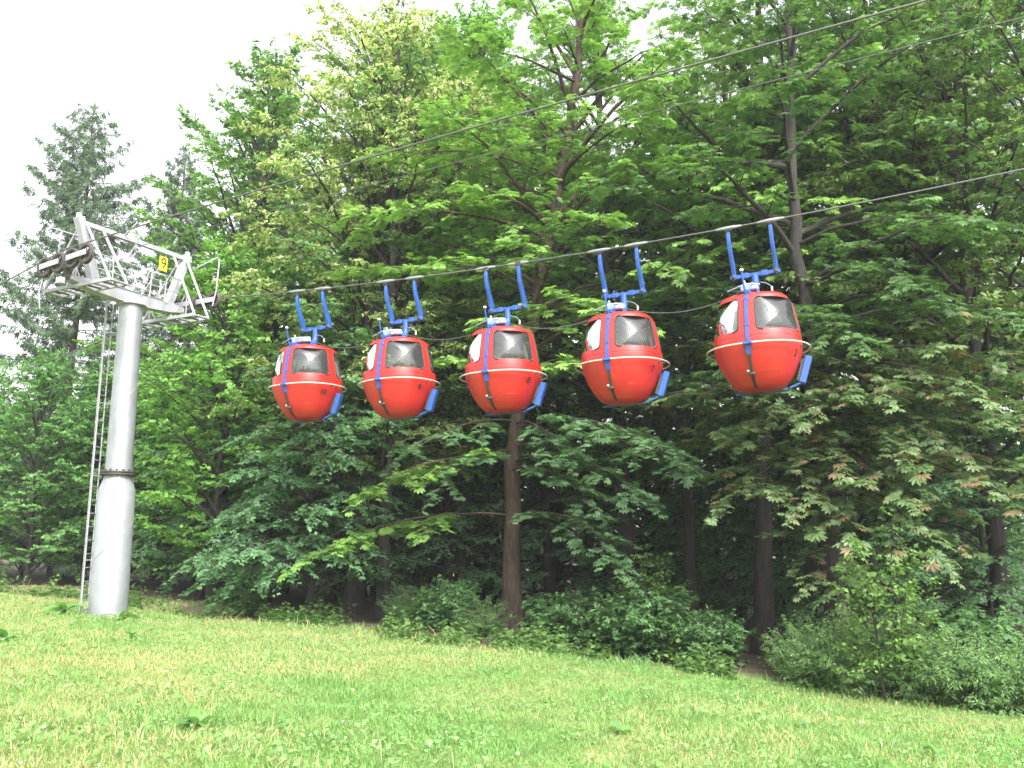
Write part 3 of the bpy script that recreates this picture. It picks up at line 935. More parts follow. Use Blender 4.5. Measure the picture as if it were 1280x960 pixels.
    for i, (k, u, y, sc) in enumerate(deep):
        o = copy_tree(TREES[k])
        for ch in o.children:
            if ch.name.startswith('leaf'): bpy.data.objects.remove(ch)
        x = P(u, 785, y)[0]
        place(o, (x, y, float(gz(x, y))), rng.uniform(0, 6.28), sc * rng.uniform(0.95, 1.05))
        if k in ('beech', 'bushy'):
            tag(o, 'low leafy tree growing in the shade under the taller trees', 'tree', 'shaded low trees inside the wood')
        else:
            tag(o, 'tall tree deep in the wood behind the front row', 'tree', 'trees deep in the wood')


build_trees()


# ------------------------------------------------------------------ shrubs, weeds and grass
def make_shrub(seed, h, r, stems, leaf, pal, tmpl, node, name, tilt=0.4, mat=None, spread=1.0):
    rg = np.random.default_rng(seed)
    t = Tree(seed, pal, leaf=leaf, node=node, tilt=tilt, sub_gap=0.30, sub_len=0.28, droop=0.25, light=0.35, bough_gap=0.28, vary=0.3)
    for i in range(stems):
        a = i * 2.4 + rg.normal(0, 0.3)
        rr = r * math.sqrt((i + 0.5) / stems) * spread
        hh = h * (1 - 0.45 * (rr / (r * spread + 1e-6)) ** 2) * rg.uniform(0.75, 1.1)
        p0 = np.array((math.cos(a) * rr * 0.35, math.sin(a) * rr * 0.35, -0.05))
        p3 = np.array((math.cos(a) * rr, math.sin(a) * rr, hh))
        t.limb(p0, p3, 0.012, 0.06, 1.0, pal, 0.15)
    root = empty(name)
    link_mesh('stems', t.limbs.mesh('stems'), M_BARK_GREY, root)
    V, Q, T = Leaves.bake(t.L.arrays(), tmpl)
    cr = link_mesh('foliage', quad_mesh('foliage', V, Q, T), mat or M_LEAF, root); cr['kind'] = 'stuff'
    return root


def build_shrubs():
    G = 'shrubs at the foot of the wood'
    sA = make_shrub(3, 1.5, 1.1, 22, 0.17, PAL_SHRUB, T_MAPLE, 0.09, 'shrub')
    sB = make_shrub(4, 1.05, 0.85, 30, 0.12, PAL_WEED, T_NARROW, 0.035, 'weed_clump', 0.6)
    sC = make_shrub(5, 2.4, 0.6, 7, 0.10, ((0.07, 0.15, 0.03), (0.17, 0.29, 0.07)), T_SIMPLE, 0.06, 'sapling', 0.6)
    def put(proto, first, u, v, y, rz, sc, lab, cat):
        o = proto if first else copy_tree(proto)
        p = P(u, v, y)
        place(o, (p[0], y, float(gz(p[0], y)) - 0.02), rz, sc)
        tag(o, lab, cat, G)
    A = [(815, 18.6, 0.2, 0.80, 'broad-leaved green shrub below and left of the two nearest cabins'),
         (755, 19.4, 1.4, 0.68, 'broad-leaved shrub left of the larger one below the second nearest cabin'),
         (885, 17.8, 2.2, 0.56, 'small broad-leaved shrub beside the dark gap at the foot of the wood'),
         (700, 20.7, 3.0, 0.64, 'broad-leaved shrub right of the leaning brown trunk'),
         (1245, 15.6, 4.0, 0.8, 'tall broad-leaved shrub at the right border above the weeds'),
         (1190, 16.6, 5.0, 0.6, 'broad-leaved shrub behind the pale sapling'),
         (560, 22.0, 0.7, 0.64, 'dark shrub left of the leaning brown trunk'),
         (300, 23.9, 1.9, 0.48, 'small shrub at the wood edge right of the pylon foot')]
    for i, (u, y, rz, sc, lab) in enumerate(A):
        put(sA, i == 0, u, 800, y, rz, sc, lab, 'shrub')
    B = [(1012, 15.7, 0.0, 0.65, 'feathery weed clump at the right side of the dark gap'),
         (1050, 15.3, 1.0, 0.75, 'feathery weed clump left of the pale sapling'),
         (1090, 14.8, 2.0, 0.71, 'feathery weed clump at the foot of the pale sapling'),
         (1150, 14.4, 3.0, 0.65, 'feathery weed clump right of the pale sapling'),
         (1210, 13.9, 4.0, 0.75, 'feathery weed clump between the sapling and the right border'),
         (1268, 13.5, 5.0, 0.71, 'feathery weed clump at the right border'),
         (1030, 16.4, 0.5, 0.78, 'taller feathery weed clump behind the ones beside the dark gap'),
         (1120, 15.6, 1.5, 0.82, 'taller feathery weed clump behind the pale sapling'),
         (600, 21.4, 2.5, 0.6, 'dark feathery weed clump left of the leaning brown trunk'),
         (515, 22.8, 3.5, 0.65, 'dark feathery weed clump below the second farthest cabin')]
    for i, (u, y, rz, sc, lab) in enumerate(B):
        put(sB, i == 0, u, 830, y, rz, sc, lab, 'weeds')
    put(sC, True, 1112, 830, 14.2, 0.3, 0.98, 'pale green sapling standing up out of the weeds on the right', 'sapling')
    put(sC, False, 812, 790, 18.9, 2.0, 0.85, 'slender sapling behind the broad-leaved shrub in the middle', 'sapling')

    # ground cover along the wood's edge, too dense to count
    rg = np.random.default_rng(77)
    Lf = Leaves(7)
    n = 4200
    x = rg.uniform(-22, 12, n)
    s = np.abs(rg.normal(0, 1.0, n)) * 1.3 + 0.45 + 0.5 * np.sin(x * 0.9) * 0.5
    y = 17.5 + (s - (x + 0.16) * 0.4605) / 0.8876
    gap = np.abs(x - 4.45) < 0.45
    patch = np.clip(0.5 + 0.9 * np.sin(1.7 * x + 0.6) * np.sin(0.6 * x + 1.1) + 0.3 * np.sin(4.1 * x), 0.06, 1)
    keep = ~gap & (rg.random(n) < np.where(x < -3, 0.35, 0.9) * patch)
    x, y, s = x[keep], y[keep], s[keep]
    n = len(x)
    hgt = rg.uniform(0.10, 0.62, n) * rg.uniform(0.5, 1.1, n) * np.clip(0.35 + 0.4 * s, 0.3, 1.0)
    z = gz(x, y)
    st = Wood()
    for k in range(14):
        f = (k + 1) / 14
        a = rg.uniform(0, 6.28, n)
        d = np.stack([np.cos(a), np.sin(a), rg.uniform(-0.2, 0.7, n)], -1)
        pos = np.stack([x + rg.normal(0, 0.05, n), y + rg.normal(0, 0.05, n), z + hgt * f], -1)
        nr = UP[None] + rg.normal(0, 0.5, (n, 3))
        Lf.add(pos, d, nr, rg.uniform(0.07, 0.16, n), lin((0.06, 0.125, 0.034), (0.17, 0.28, 0.08), rg.beta(1.5, 2, n)))
    V, Q, T = Leaves.bake(Lf.arrays(), T_SIMPLE)
    o = link_mesh('undergrowth', quad_mesh('undergrowth', V, Q, T), M_LEAF)
    tag(o, 'low leafy undergrowth along the foot of the wood', 'undergrowth', kind='stuff')


build_shrubs()


def fbm(x, y, sc, seed):
    r = np.random.default_rng(seed)
    out = 0
    for k in range(5):
        f = sc * (1.9 ** k)
        a, b, c = r.uniform(0, 6.28, 3)
        ca, sa = math.cos(a), math.sin(a)
        out = out + np.sin(f * (ca * x + sa * y) + b + 1.7 * np.sin(f * 0.7 * (sa * x - ca * y) + c)) / (1.5 ** k)
    return out / 2.4


def build_grass():
    rg = np.random.default_rng(99)
    n = 430000
    y = 5.2 + (30 - 5.2) * rg.random(n) ** 1.55
    w = 0.66 * y + 0.8
    x = rg.uniform(-1, 1, n) * w
    s = edge_s(x, y)
    keep = s < 1.0 + 0.6 * fbm(x, y, 0.9, 3)
    keep &= np.where(x < -9, (y < 31), True)
    keep |= (x < -9) & (s < 5)
    # far left: meadow runs on behind the pylon
    x, y = x[keep], y[keep]
    n = len(x)
    z = gz(x, y)
    dry = np.clip(0.25 + 0.75 * fbm(x, y, 0.55, 1) + 0.35 * fbm(x, y, 2.2, 2) - 0.055 * (x + 1), 0, 1)
    near = np.clip(1 - (y - 6) / 14, 0, 1)
    se = edge_s(x, y)
    tall = 0.72 + 0.5 * np.clip(fbm(x, y, 1.3, 4), -0.6, 1) + 0.45 * np.clip(fbm(x, y, 6.0, 5), 0, 1)
    tall = tall + 2.4 * np.clip((se + 0.4) / 1.4, 0, 1) * rg.random(n) ** 2 * (x > -9)
    stalk = rg.random(n) < 0.006
    tall = np.where(stalk, 2.6, tall)
    hgt = rg.gamma(4.0, 0.016, n) * tall + 0.02
    a = rg.uniform(0, 6.28, n)
    lean = rg.uniform(0.1, 0.9, n)
    d = np.stack([np.cos(a) * lean, np.sin(a) * lean, np.ones(n)], -1)
    nr = np.stack([np.cos(a), np.sin(a), -lean * 0.3], -1) + rg.normal(0, 0.4, (n, 3))
    isdry = (rg.random(n) < dry * 0.46) | stalk
    g = lin((0.10, 0.215, 0.05), (0.235, 0.405, 0.13), rg.beta(2, 2, n))
    g = g * (1 - 0.35 * dry[:, None]) + np.array((0.33, 0.38, 0.15))[None] * 0.35 * dry[:, None]
    g = g * (1 + 0.22 * fbm(x, y, 5.0, 21) + 0.15 * fbm(x, y, 13.0, 22))[:, None]  # small shadows among the tufts, put into the blade colour as brightness noise
    g = g * 0.92
    g[isdry] = lin((0.38, 0.32, 0.15), (0.52, 0.45, 0.25), rg.random(isdry.sum()))
    size = hgt
    TV = np.array([(0, 0, 0), (0.5, 0.042, 0.05), (1.0, 0, 0.28), (0.5, -0.042, 0.05)])
    wscale = 0.8 + 0.05 * y
    V, Q, T = Leaves.bake((np.stack([x, y, z - 0.004], -1), d, nr, size, g), (TV, np.array([[0, 1, 2, 3]])))
    # widen far blades a little
    Vr = V.reshape(n, 4, 3); mid = (Vr[:, 1] + Vr[:, 3]) / 2
    hw = 0.0030 * wscale * rg.uniform(0.7, 1.4, n) * np.where(stalk, 0.6, 1.0)
    for k in (1, 3):
        e_ = Vr[:, k] - mid
        Vr[:, k] = mid + e_ / (np.linalg.norm(e_, axis=1, keepdims=True) + 1e-9) * hw[:, None]
    parts = [(Vr.reshape(-1, 3), Q, T)]
    # clover, plantain and dandelion leaves lying in the sward
    m = 34000
    y2 = 5.2 + 20 * rg.random(m) ** 1.5
    x2 = rg.uniform(-1, 1, m) * (0.66 * y2 + 0.8)
    k = (edge_s(x2, y2) < 0.7) & (fbm(x2, y2, 1.7, 9) + rg.normal(0, 0.4, m) > 0.0)
    x2, y2 = x2[k], y2[k]; m = len(x2)
    a = rg.uniform(0, 6.28, m)
    d = np.stack([np.cos(a), np.sin(a), rg.uniform(0.0, 0.9, m)], -1)
    nr = UP[None] + rg.normal(0, 0.45, (m, 3))
    col = lin((0.11, 0.24, 0.06), (0.27, 0.44, 0.17), rg.beta(2, 2, m))
    parts.append(Leaves.bake((np.stack([x2, y2, gz(x2, y2) + rg.uniform(0.01, 0.09, m)], -1), d, nr, rg.uniform(0.025, 0.075, m), col), T_SIMPLE))
    # white clover heads
    k = rg.random(m) < 0.03
    parts.append(Leaves.bake((np.stack([x2[k], y2[k], gz(x2[k], y2[k]) + rg.uniform(0.07, 0.13, k.sum())], -1), d[k], nr[k], rg.uniform(0.014, 0.024, k.sum()), np.full((k.sum(), 3), 0.62)), template([kite(1.0, 0.5, 0.5, a_, -0.5, 0.1) for a_ in (0, 0.8)])))
    V, Q, T = join_arrays(parts)
    o = link_mesh('grass', quad_mesh('grass', V, Q, T), M_GRASS)
    tag(o, 'uncut meadow grass with dry yellow patches and clover', 'grass', kind='stuff')


build_grass()


def build_weeds():
    """Broad-leaved plants that stand out of the sward, each leaf a part."""
    rg = np.random.default_rng(12)
    def leaf_mesh(L, w, col):
        n_ = 7
        V, Q = [], []
        for i in range(n_):
            t = i / (n_ - 1)
            ww = w * math.sin(PI * min(1, t * 0.93 + 0.07)) ** 0.8 * (1.15 - 0.4 * t)
            xx = L * t; zz = 0.55 * L * t - 0.75 * L * t * t
            V += [(xx, -ww, zz + 0.25 * ww), (xx, 0, zz), (xx, ww, zz + 0.25 * ww)]
        for i in range(n_ - 1):
            for k in range(2):
                Q.append((i * 3 + k, i * 3 + k + 1, i * 3 + k + 4, i * 3 + k + 3))
        me = quad_mesh('leaf', np.array(V), np.array(Q), np.repeat(np.array([col]), len(V), 0), True)
        me.materials.append(M_LEAF)
        return me
    meshes = [leaf_mesh(0.24, 0.05, (0.12, 0.25, 0.08)), leaf_mesh(0.20, 0.045, (0.17, 0.31, 0.11)), leaf_mesh(0.27, 0.055, (0.14, 0.28, 0.07))]
    spots = [(243, 908, 8.1, 1.0, 11, 'dark rosette of dock leaves in the grass at lower left'),
             (80, 760, 19.0, 1.9, 12, 'leafy burdock standing in the grass left of the pylon foot'),
             (150, 772, 18.6, 1.5, 9, 'leafy weed at the right side of the pylon foot'),
             (6, 800, 14.2, 1.3, 9, 'broad-leaved weed at the left border of the meadow'),
             (165, 790, 15.4, 1.0, 7, 'small broad-leaved weed in the grass below the pylon'),
             (770, 905, 9.6, 0.7, 8, 'small bright weed in the grass at lower middle'),
             (1170, 940, 9.0, 0.8, 9, 'broad-leaved weed in the grass at lower right'),
             (1000, 900, 10.6, 0.65, 8, 'small weed in the grass below the feathery weed clumps')]
    for (u, v, y, sc, k, lab) in spots:
        x = P(u, v, y)[0]
        root = empty('broad_leaved_weed', (x, y, float(gz(x, y))), rg.uniform(0, 6))
        root.scale = (sc,) * 3
        for i in range(k):
            o = bpy.data.objects.new('leaf', meshes[i % 3])
            C.objects.link(o); o.parent = root
            o.location = (0, 0, 0.01 + 0.02 * rg.random())
            o.rotation_euler = (rg.normal(0, 0.25), -rg.uniform(0.0, 0.9), i * 2.4 + rg.normal(0, 0.2))
            s_ = rg.uniform(0.7, 1.15); o.scale = (s_, s_, s_)
        tag(root, lab, 'weed', 'broad-leaved weeds in the meadow')


build_weeds()


# ------------------------------------------------------------------ pylon
PX, PY = -8.70, 19.5


def build_pylon():
    zg = float(gz(PX, PY))
    root = empty('ropeway_pylon', (PX, PY, zg), ROTZ)
    tag(root, 'grey steel ropeway pylon with lattice head and number nine sign', 'pylon')
    H0 = 6.88 - zg                         # top of the tube
    q = MB()
    q.lathe([(0.405, -0.3), (0.40, 0), (0.375, 2.72), (0.37, 2.725), (0.285, 3.0), (0.285, 3.04)], seg=48)
    q.build('lower_mast', M_GALV, root)
    q = MB(); q.lathe([(0.30, 3.035), (0.37, 3.037), (0.372, 3.045), (0.372, 3.07), (0.37, 3.075), (0.30, 3.077)], seg=40)
    q.lathe([(0.30, 3.085), (0.37, 3.087), (0.372, 3.095), (0.372, 3.12), (0.37, 3.125), (0.29, 3.127)], seg=40)
    fl = q.build('flange', M_DARK, root)
    for k in range(16):
        a = 2 * PI * k / 16
        q = MB(); q.lathe([(0.0, 3.015), (0.022, 3.015), (0.022, 3.035), (0.014, 3.04), (0.014, 3.14), (0.022, 3.142), (0.022, 3.16), (0.0, 3.16)], seg=6, c=(0.34 * math.cos(a), 0.34 * math.sin(a), 0))
        q.build('bolt', M_DARK, fl)
    q = MB(); q.lathe([(0.28, 3.10), (0.28, 3.14), (0.252, H0)], seg=48)
    q.build('upper_mast', M_GALV, root)

    def helix(r0, r1, z0, z1, pitch, a0):
        pts = []
        nn = int((z1 - z0) / pitch * 40)
        for i in range(nn + 1):
            t = i / nn
            a = a0 + 2 * PI * (z1 - z0) * t / pitch
            r = r0 + (r1 - r0) * t
            pts.append((r * math.cos(a), r * math.sin(a), z0 + (z1 - z0) * t))
        return pts
    MB().tube(helix(0.40, 0.376, 0.0, 2.71, 2.2, 1.1), 0.007, 5).build('weld_seam', M_GALV, root)
    MB().tube(helix(0.28, 0.253, 3.14, H0 - 0.02, 1.95, 0.6), 0.006, 5).build('weld_seam', M_GALV, root)

    # ladder on the left side: local direction that points to the left of the picture
    e = Vector((-LX, -0.25, 0)).normalized()          # outwards
    sd = Vector((-e.y, e.x, 0))
    e, sd = Vector((-0.86, -0.51, 0)), Vector((-0.51, 0.86, 0))
    b0_, b1_ = e * 0.50 + Vector((0, 0, 0.0)), e * 0.47 + Vector((0, 0, H0 + 0.05))
    lad = empty('ladder'); lad.parent = root
    for s in (-1, 1):
        MB().bar(b0_ + sd * 0.17 * s, b1_ + sd * 0.17 * s, 0.035, 0.022, e).build('rail', M_GREY, lad)
    nr = 24
    for i in range(nr):
        t = (i + 0.6) / nr
        p = b0_.lerp(b1_, t)
        MB().tube([p - sd * 0.165, p + sd * 0.165], 0.011, 6).build('rung', M_GREY, lad)
    for zz in (1.2, 3.0, 4.6, 6.2):
        t = zz / H0
        p = b0_.lerp(b1_, t)
        for s in (-1, 1):
            MB().bar(p + sd * 0.15 * s, Vector((p.x, p.y, p.z)) - e * (0.12 if zz < 3.2 else 0.24) + sd * 0.10 * s, 0.03, 0.012).build('ladder_bracket', M_GREY, lad)
    # safety rope beside the ladder
    MB().tube([b0_ + e * 0.10, b1_ + e * 0.10], 0.008, 5).build('safety_rail', M_GREY, lad)

    # head: x = along the rope, y = across it
    zb = H0
    arm = empty('cross_arm'); arm.parent = root
    m = MB()
    # box beam, deeper in the middle, ends swept up a little
    st = [(-1.62, 0.16, 0.10), (-1.1, 0.05, 0.22), (-0.4, 0.0, 0.27), (0.4, 0.0, 0.27), (1.0, 0.04, 0.22), (1.40, 0.12, 0.12)]
    V, F = [], []
    for (yy, dz, hh) in st:
        for (xx, zz) in ((-0.13, 0), (0.13, 0), (0.13, hh), (-0.13, hh)):
            V.append((xx, yy, zb + dz + zz))
    for i in range(len(st) - 1):
        for k in range(4):
            F.append((i * 4 + k, i * 4 + (k + 1) % 4, i * 4 + 4 + (k + 1) % 4, i * 4 + 4 + k))
    F += [(3, 2, 1, 0), tuple(range(len(V) - 4, len(V)))]
    m.add(V, F).build('main_beam', M_GREY, arm)
    MB().box((0, 0, zb + 0.278), (0.30, 1.5, 0.012)).build('beam_flange', M_GREY, arm)
    MB().lathe([(0.0, zb - 0.03), (0.33, zb - 0.03), (0.33, zb - 0.005), (0.0, zb - 0.005)], seg=32).build('head_plate', M_GREY, arm)
    zt = zb + 1.50
    ya, yb = 1.0, 1.50
    for s in (-1, 1):
        MB().bar((0, s * ya, zb + 0.2), (0, s * yb, zt + 0.10), 0.20, 0.16, (0, s, 0.3), 0.01).build('inclined_post', M_GREY, arm)
        MB().box((0, s * yb, zt + 0.14), (0.10, 0.09, 0.12), None, 0.01).build('lifting_lug', M_GREY, arm)
    MB().bar((0, -yb + 0.08, zt), (0, yb - 0.05, zt), 0.10, 0.11, (0, 0, 1), 0.006).build('top_beam', M_GREY, arm)
    # handrail between the posts
    for zz, xx in ((zb + 0.85, 0.24), (zb + 0.52, 0.24)):
        MB().tube([(xx, -1.15, zz), (xx, 1.2, zz)], 0.014, 6).build('handrail', M_GREY, arm)
        MB().tube([(-xx, -1.15, zz), (-xx, 1.2, zz)], 0.014, 6).build('handrail', M_GREY, arm)
    for xx in (-0.24, 0.24):
        for yy in (-0.72, 0.12, 0.85):
            MB().bar((xx * 0.6, yy, zb + 0.22), (xx, yy + 0.12 * (1 if yy > 0 else -1), zb + 0.88), 0.022, 0.022).build('rail_post', M_GREY, arm)
    # hoop rails over the arm
    for (yy, w) in ((0.25, 0.42),):
        MB().tube([(0.27, yy, zb + 0.2), (0.30, yy, zb + 0.75), (0.30, yy + 0.06, zb + 0.81), (0.30, yy + w - 0.06, zb + 0.81), (0.30, yy + w, zb + 0.75), (0.27, yy + w, zb + 0.2)], 0.017, 6).build('hoop_rail', M_GREY, arm)
    MB().tube([(0.0, -0.35, zt + 0.02), (0.45, -0.38, zt + 0.26), (0.52, -0.36, zt + 0.22), (0.50, -0.30, zt - 0.05), (0.1, -0.30, zt - 0.55)], 0.016, 6).build('hoop_rail', M_GREY, arm)
    MB().tube([(0.05, 1.62, zt - 0.25), (0.85, 1.66, zt - 0.02), (0.93, 1.66, zt - 0.08), (0.88, 1.66, zt - 0.85), (0.85, 1.60, zt - 1.25)], 0.016, 6).build('hoop_rail', M_GREY, arm)
    MB().tube([(-0.05, -1.45, zt - 0.30), (-0.75, -1.62, zt - 0.05)], 0.014, 6).build('hoop_rail', M_GREY, arm)
    MB().tube([(-0.45, -1.56, zt - 0.15), (-0.50, -1.56, zt - 0.7), (-0.62, -1.56, zt - 0.8), (-0.9, -1.56, zt - 0.85), (-1.0, -1.56, zt - 0.98)], 0.016, 6).build('hoop_rail', M_GREY, arm)

    # catwalks with cross rungs, hung from the top beam by slanting stays
    for s in (-1, 1):
        cw = empty('catwalk'); cw.parent = root
        y0, y1 = (s * 1.02, s * 1.44)
        zc = zb + (0.08 if s < 0 else -0.10)
        x0, x1 = (-1.05, 1.10) if s < 0 else (-1.5, 0.92)
        for yy in (y0, y1):
            MB().bar((x0, yy, zc), (x1, yy, zc), 0.05, 0.075).build('catwalk_rail', M_GREY, cw)
        for i in range(9):
            xx = x0 + 0.03 + (x1 - x0 - 0.06) * i / 8
            MB().bar((xx, y0, zc - 0.01), (xx, y1, zc - 0.01), 0.05 if i % 2 else 0.09, 0.03).build('tread', M_GREY if i % 2 == 0 else M_DARK, cw)
        for (xe, xt) in ((x1, 0.10), (x0, -0.10)):
            for yy, yt in ((y0, s * 0.98), (y1, s * 1.38)):
                MB().bar((xt, yt, zt - 0.02), (xe - 0.03 * np.sign(xe), yy, zc + 0.03), 0.045, 0.045).build('stay', M_GREY, cw)
        for xx in (0.62, -0.62):
            MB().bar((xx, y0, zc), (xx * 0.98, y0, zc + 0.62), 0.024, 0.024).build('rail_post', M_GREY, cw)
            MB().tube([(xx * 0.98, y0, zc + 0.6), (xx * 0.55, y0, zc + 0.15)], 0.012, 5).build('brace', M_GREY, cw)
        for i, xx in enumerate((-0.85, -0.65, -0.4)):
            MB().tube([(xx, y0, zc), (xx + (0.12 if i % 2 else -0.1), s * 0.9, zc + 0.34)], 0.012, 5).build('brace', M_GREY, cw)

    # sheave trains
    def train(yy, zc, tilt, wheels, rw):
        tr = empty('sheave_train'); tr.parent = root
        c, s_ = math.cos(tilt), math.sin(tilt)
        def W(x, dz=0): return (x * c - dz * s_, yy, zc + x * s_ + dz * c)
        for xw in wheels:
            px, _, pz = W(xw)
            wb = MB()
            ti = []
            for (r, h) in ((rw - 0.045, -0.035), (rw, -0.04), (rw, -0.018), (rw - 0.016, -0.006), (rw - 0.016, 0.006), (rw, 0.018), (rw, 0.04), (rw - 0.045, 0.035), (rw - 0.045, -0.035)):
                ti.append((r, h))
            wh = MB().lathe(ti, 'y', (px, yy, pz), 28).build('sheave_tyre', M_RUBBER, tr)
            rim = MB()
            rim.lathe([(rw - 0.043, -0.03), (rw - 0.07, -0.03), (rw - 0.07, 0.03), (rw - 0.043, 0.03)], 'y', (px, yy, pz), 28)
            for k in range(6):
                a = 2 * PI * k / 6 + xw
                rim.bar((px, yy, pz), (px + (rw - 0.06) * math.cos(a), yy, pz + (rw - 0.06) * math.sin(a)), 0.03, 0.028, (0, 1, 0), 0.003)
            rim.lathe([(0, -0.06), (0.045, -0.06), (0.045, 0.06), (0, 0.06)], 'y', (px, yy, pz), 16)
            rim.build('wheel', M_DARK, wh)
        for k in range(0, len(wheels), 2):
            a_, b_ = wheels[k], wheels[k + 1]
            for sd_ in (-1, 1):
                p, q_ = W(a_ - 0.09), W(b_ + 0.09)
                MB().bar((p[0], yy + sd_ * 0.075, p[2]), (q_[0], yy + sd_ * 0.075, q_[2]), 0.02, 0.12).build('side_plate', M_GREY, tr)
        p, q_ = W((wheels[0] + wheels[1]) / 2, -0.06), W((wheels[2] + wheels[3]) / 2, -0.06)
        MB().bar(p, q_, 0.06, 0.07, (0, 0, 1), 0.01).build('rocker_beam', M_DARK, tr)
        MB().bar(W(0, -0.12), (0, yy * 0.92, zb + 0.18), 0.12, 0.12, (1, 0, 0), 0.01).build('hanger_bracket', M_DARK, tr)
        if yy < 0:
            MB().box(W(-0.15, -0.42), (0.16, 0.12, 0.14), None, 0.01).build('junction_box', M_GREY, tr)
            MB().tube([W(-0.7, -0.12), W(-0.85, -0.55), W(-0.8, -0.9)], 0.016, 5).build('guard_rod', M_GREY, tr)
            MB().tube([W(-0.35, 0.2), W(-0.6, 0.32), W(-0.85, 0.55), W(-0.95, 0.62)], 0.012, 5).build('rope_catcher', M_DARK, tr)
    train(-1.72, zb + 0.56, 0.09, (-0.66, -0.23, 0.2, 0.64), 0.225)
    train(1.72, zb + 0.43, 0.0, (-0.5, -0.1, 0.32, 0.76), 0.20)

    # yellow sign with the number
    sg = empty('number_sign'); sg.parent = root
    MB().box((0.30, 0.55, zb + 1.08), (0.012, 0.22, 0.34), Matrix.Rotation(0.0, 3, 'Z'), 0.004).build('sign_plate', M_YELLOW, sg)
    cu = bpy.data.curves.new('digit', 'FONT'); cu.body = '9'; cu.size = 0.36; cu.align_x = 'CENTER'; cu.align_y = 'CENTER'; cu.extrude = 0.002
    tmp = bpy.data.objects.new('digit_tmp', cu); C.objects.link(tmp)
    dg = bpy.context.evaluated_depsgraph_get()
    me = bpy.data.meshes.new_from_object(tmp.evaluated_get(dg))
    bpy.data.objects.remove(tmp)
    me.materials.clear(); me.materials.append(M_BLACK)
    o = link_mesh('digit', me, M_BLACK, sg)
    o.rotation_euler = (PI / 2, 0, PI / 2); o.location = (0.311, 0.55, zb + 1.08)
    return zg, zb


ZG, ZB = build_pylon()


# ------------------------------------------------------------------ ropes
def loc2w(x, y, z):
    c, s = math.cos(ROTZ), math.sin(ROTZ)
    return (PX + c * x - s * y, PY + s * x + c * y, z)


def cable2_z(k):
    """Height of the loaded rope; k counts cabin spacings from the middle cabin."""
    return 7.17 + 0.024 * (k - 0.6) ** 2


KM = 2.5405                    # metres between cabins
X3, Y3 = -0.16, 17.50          # point of the rope above the middle cabin


def c2(k):
    return np.array((X3 + LX * KM * k, Y3 + LY * KM * k, cable2_z(k)))


def build_ropes():
    k0 = -3.36
    pts = [c2(k0 + (11.5 - k0) * i / 90) for i in range(91)]
    o = MB().tube(pts, 0.015, 7).build('haul_rope', M_ROPE)
    tag(o, 'steel rope from the pylon that carries the five red cabins', 'rope', 'ropes of the cableway')
    # downhill side of the same rope beyond the pylon
    p0 = c2(k0)
    pts = [p0 + np.array((-LX * 40 * t, -LY * 40 * t, -5.2 * t - 2.2 * t * (1 - t))) for t in np.linspace(0, 1, 30)]
    o = MB().tube(pts, 0.015, 7).build('haul_rope', M_ROPE)
    tag(o, 'steel rope running down to the left behind the pylon mast', 'rope', 'ropes of the cableway')
    # near rope
    pts = []
    for t in np.linspace(0, 40, 60):
        pts.append(loc2w(t - 0.0, -1.72, 7.70 + 0.060 * t - 0.0010 * t * t))
    o = MB().tube(pts, 0.016, 7).build('haul_rope', M_ROPE)
    tag(o, 'upper empty steel rope crossing the picture above the cabins', 'rope', 'ropes of the cableway')
    pts = [loc2w(-40 * t, -1.72, 7.70 - 6.0 * t - 3.0 * t * (1 - t)) for t in np.linspace(0, 1, 30)]
    o = MB().tube(pts, 0.016, 7).build('haul_rope', M_ROPE)
    tag(o, 'steel rope running down to the left border from the near sheaves', 'rope', 'ropes of the cableway')
    # thin signal wire from the top of the head
    pts = [loc2w(t, 0.0, ZG + ZB + 1.38 + 0.038 * t - 0.0004 * t * t) for t in np.linspace(0, 45, 60)]
    o = MB().tube(pts, 0.008, 5).build('signal_wire', M_ROPE)
    tag(o, 'thin wire from the pylon top running just under the upper rope', 'wire')


build_ropes()


# ------------------------------------------------------------------ cabins
CH, CR = 1.69, 0.735
PROF = [(0.000, 0.02), (0.004, 0.30), (0.015, 0.45), (0.04, 0.56), (0.09, 0.675), (0.15, 0.765), (0.22, 0.85), (0.30, 0.925), (0.37, 0.972), (0.425, 0.995), (0.45, 1.0),
        (0.47, 1.0), (0.485, 0.998), (0.50, 0.996), (0.56, 0.985), (0.66, 0.955), (0.77, 0.915), (0.86, 0.872), (0.92, 0.835), (0.955, 0.795), (0.98, 0.735), (0.994, 0.63), (1.003, 0.40), (1.006, 0.0)]
PZ = np.array([p[0] for p in PROF]) * CH
PR = np.array([p[1] for p in PROF]) * CR


_zz = np.linspace(0.06 * CH, 0.945 * CH, 300)
_rr = np.interp(_zz, PZ, PR)
_k = np.hanning(31); _k /= _k.sum()
_rr = np.convolve(np.pad(_rr, 15, mode='reflect', reflect_type='odd'), _k, mode='valid')
_lo, _hi = PZ < 0.06 * CH, PZ > 0.945 * CH
PZ, PR = np.r_[PZ[_lo], _zz, PZ[_hi]], np.r_[PR[_lo], _rr, PR[_hi]]


def cab_pt(th, z, off=0.0):
    r = float(np.interp(z, PZ, PR))
    n_ = 2.5
    c, s = math.cos(th), math.sin(th)
    k = (abs(c) ** n_ + abs(s) ** n_) ** (-1 / n_)
    # squarer at the belt, rounder below
    f = min(1, max(0, (z / CH) / 0.5))
    k = 1 + (k - 1) * f
    rr = r * k + off
    return (rr * s, -rr * c, z)


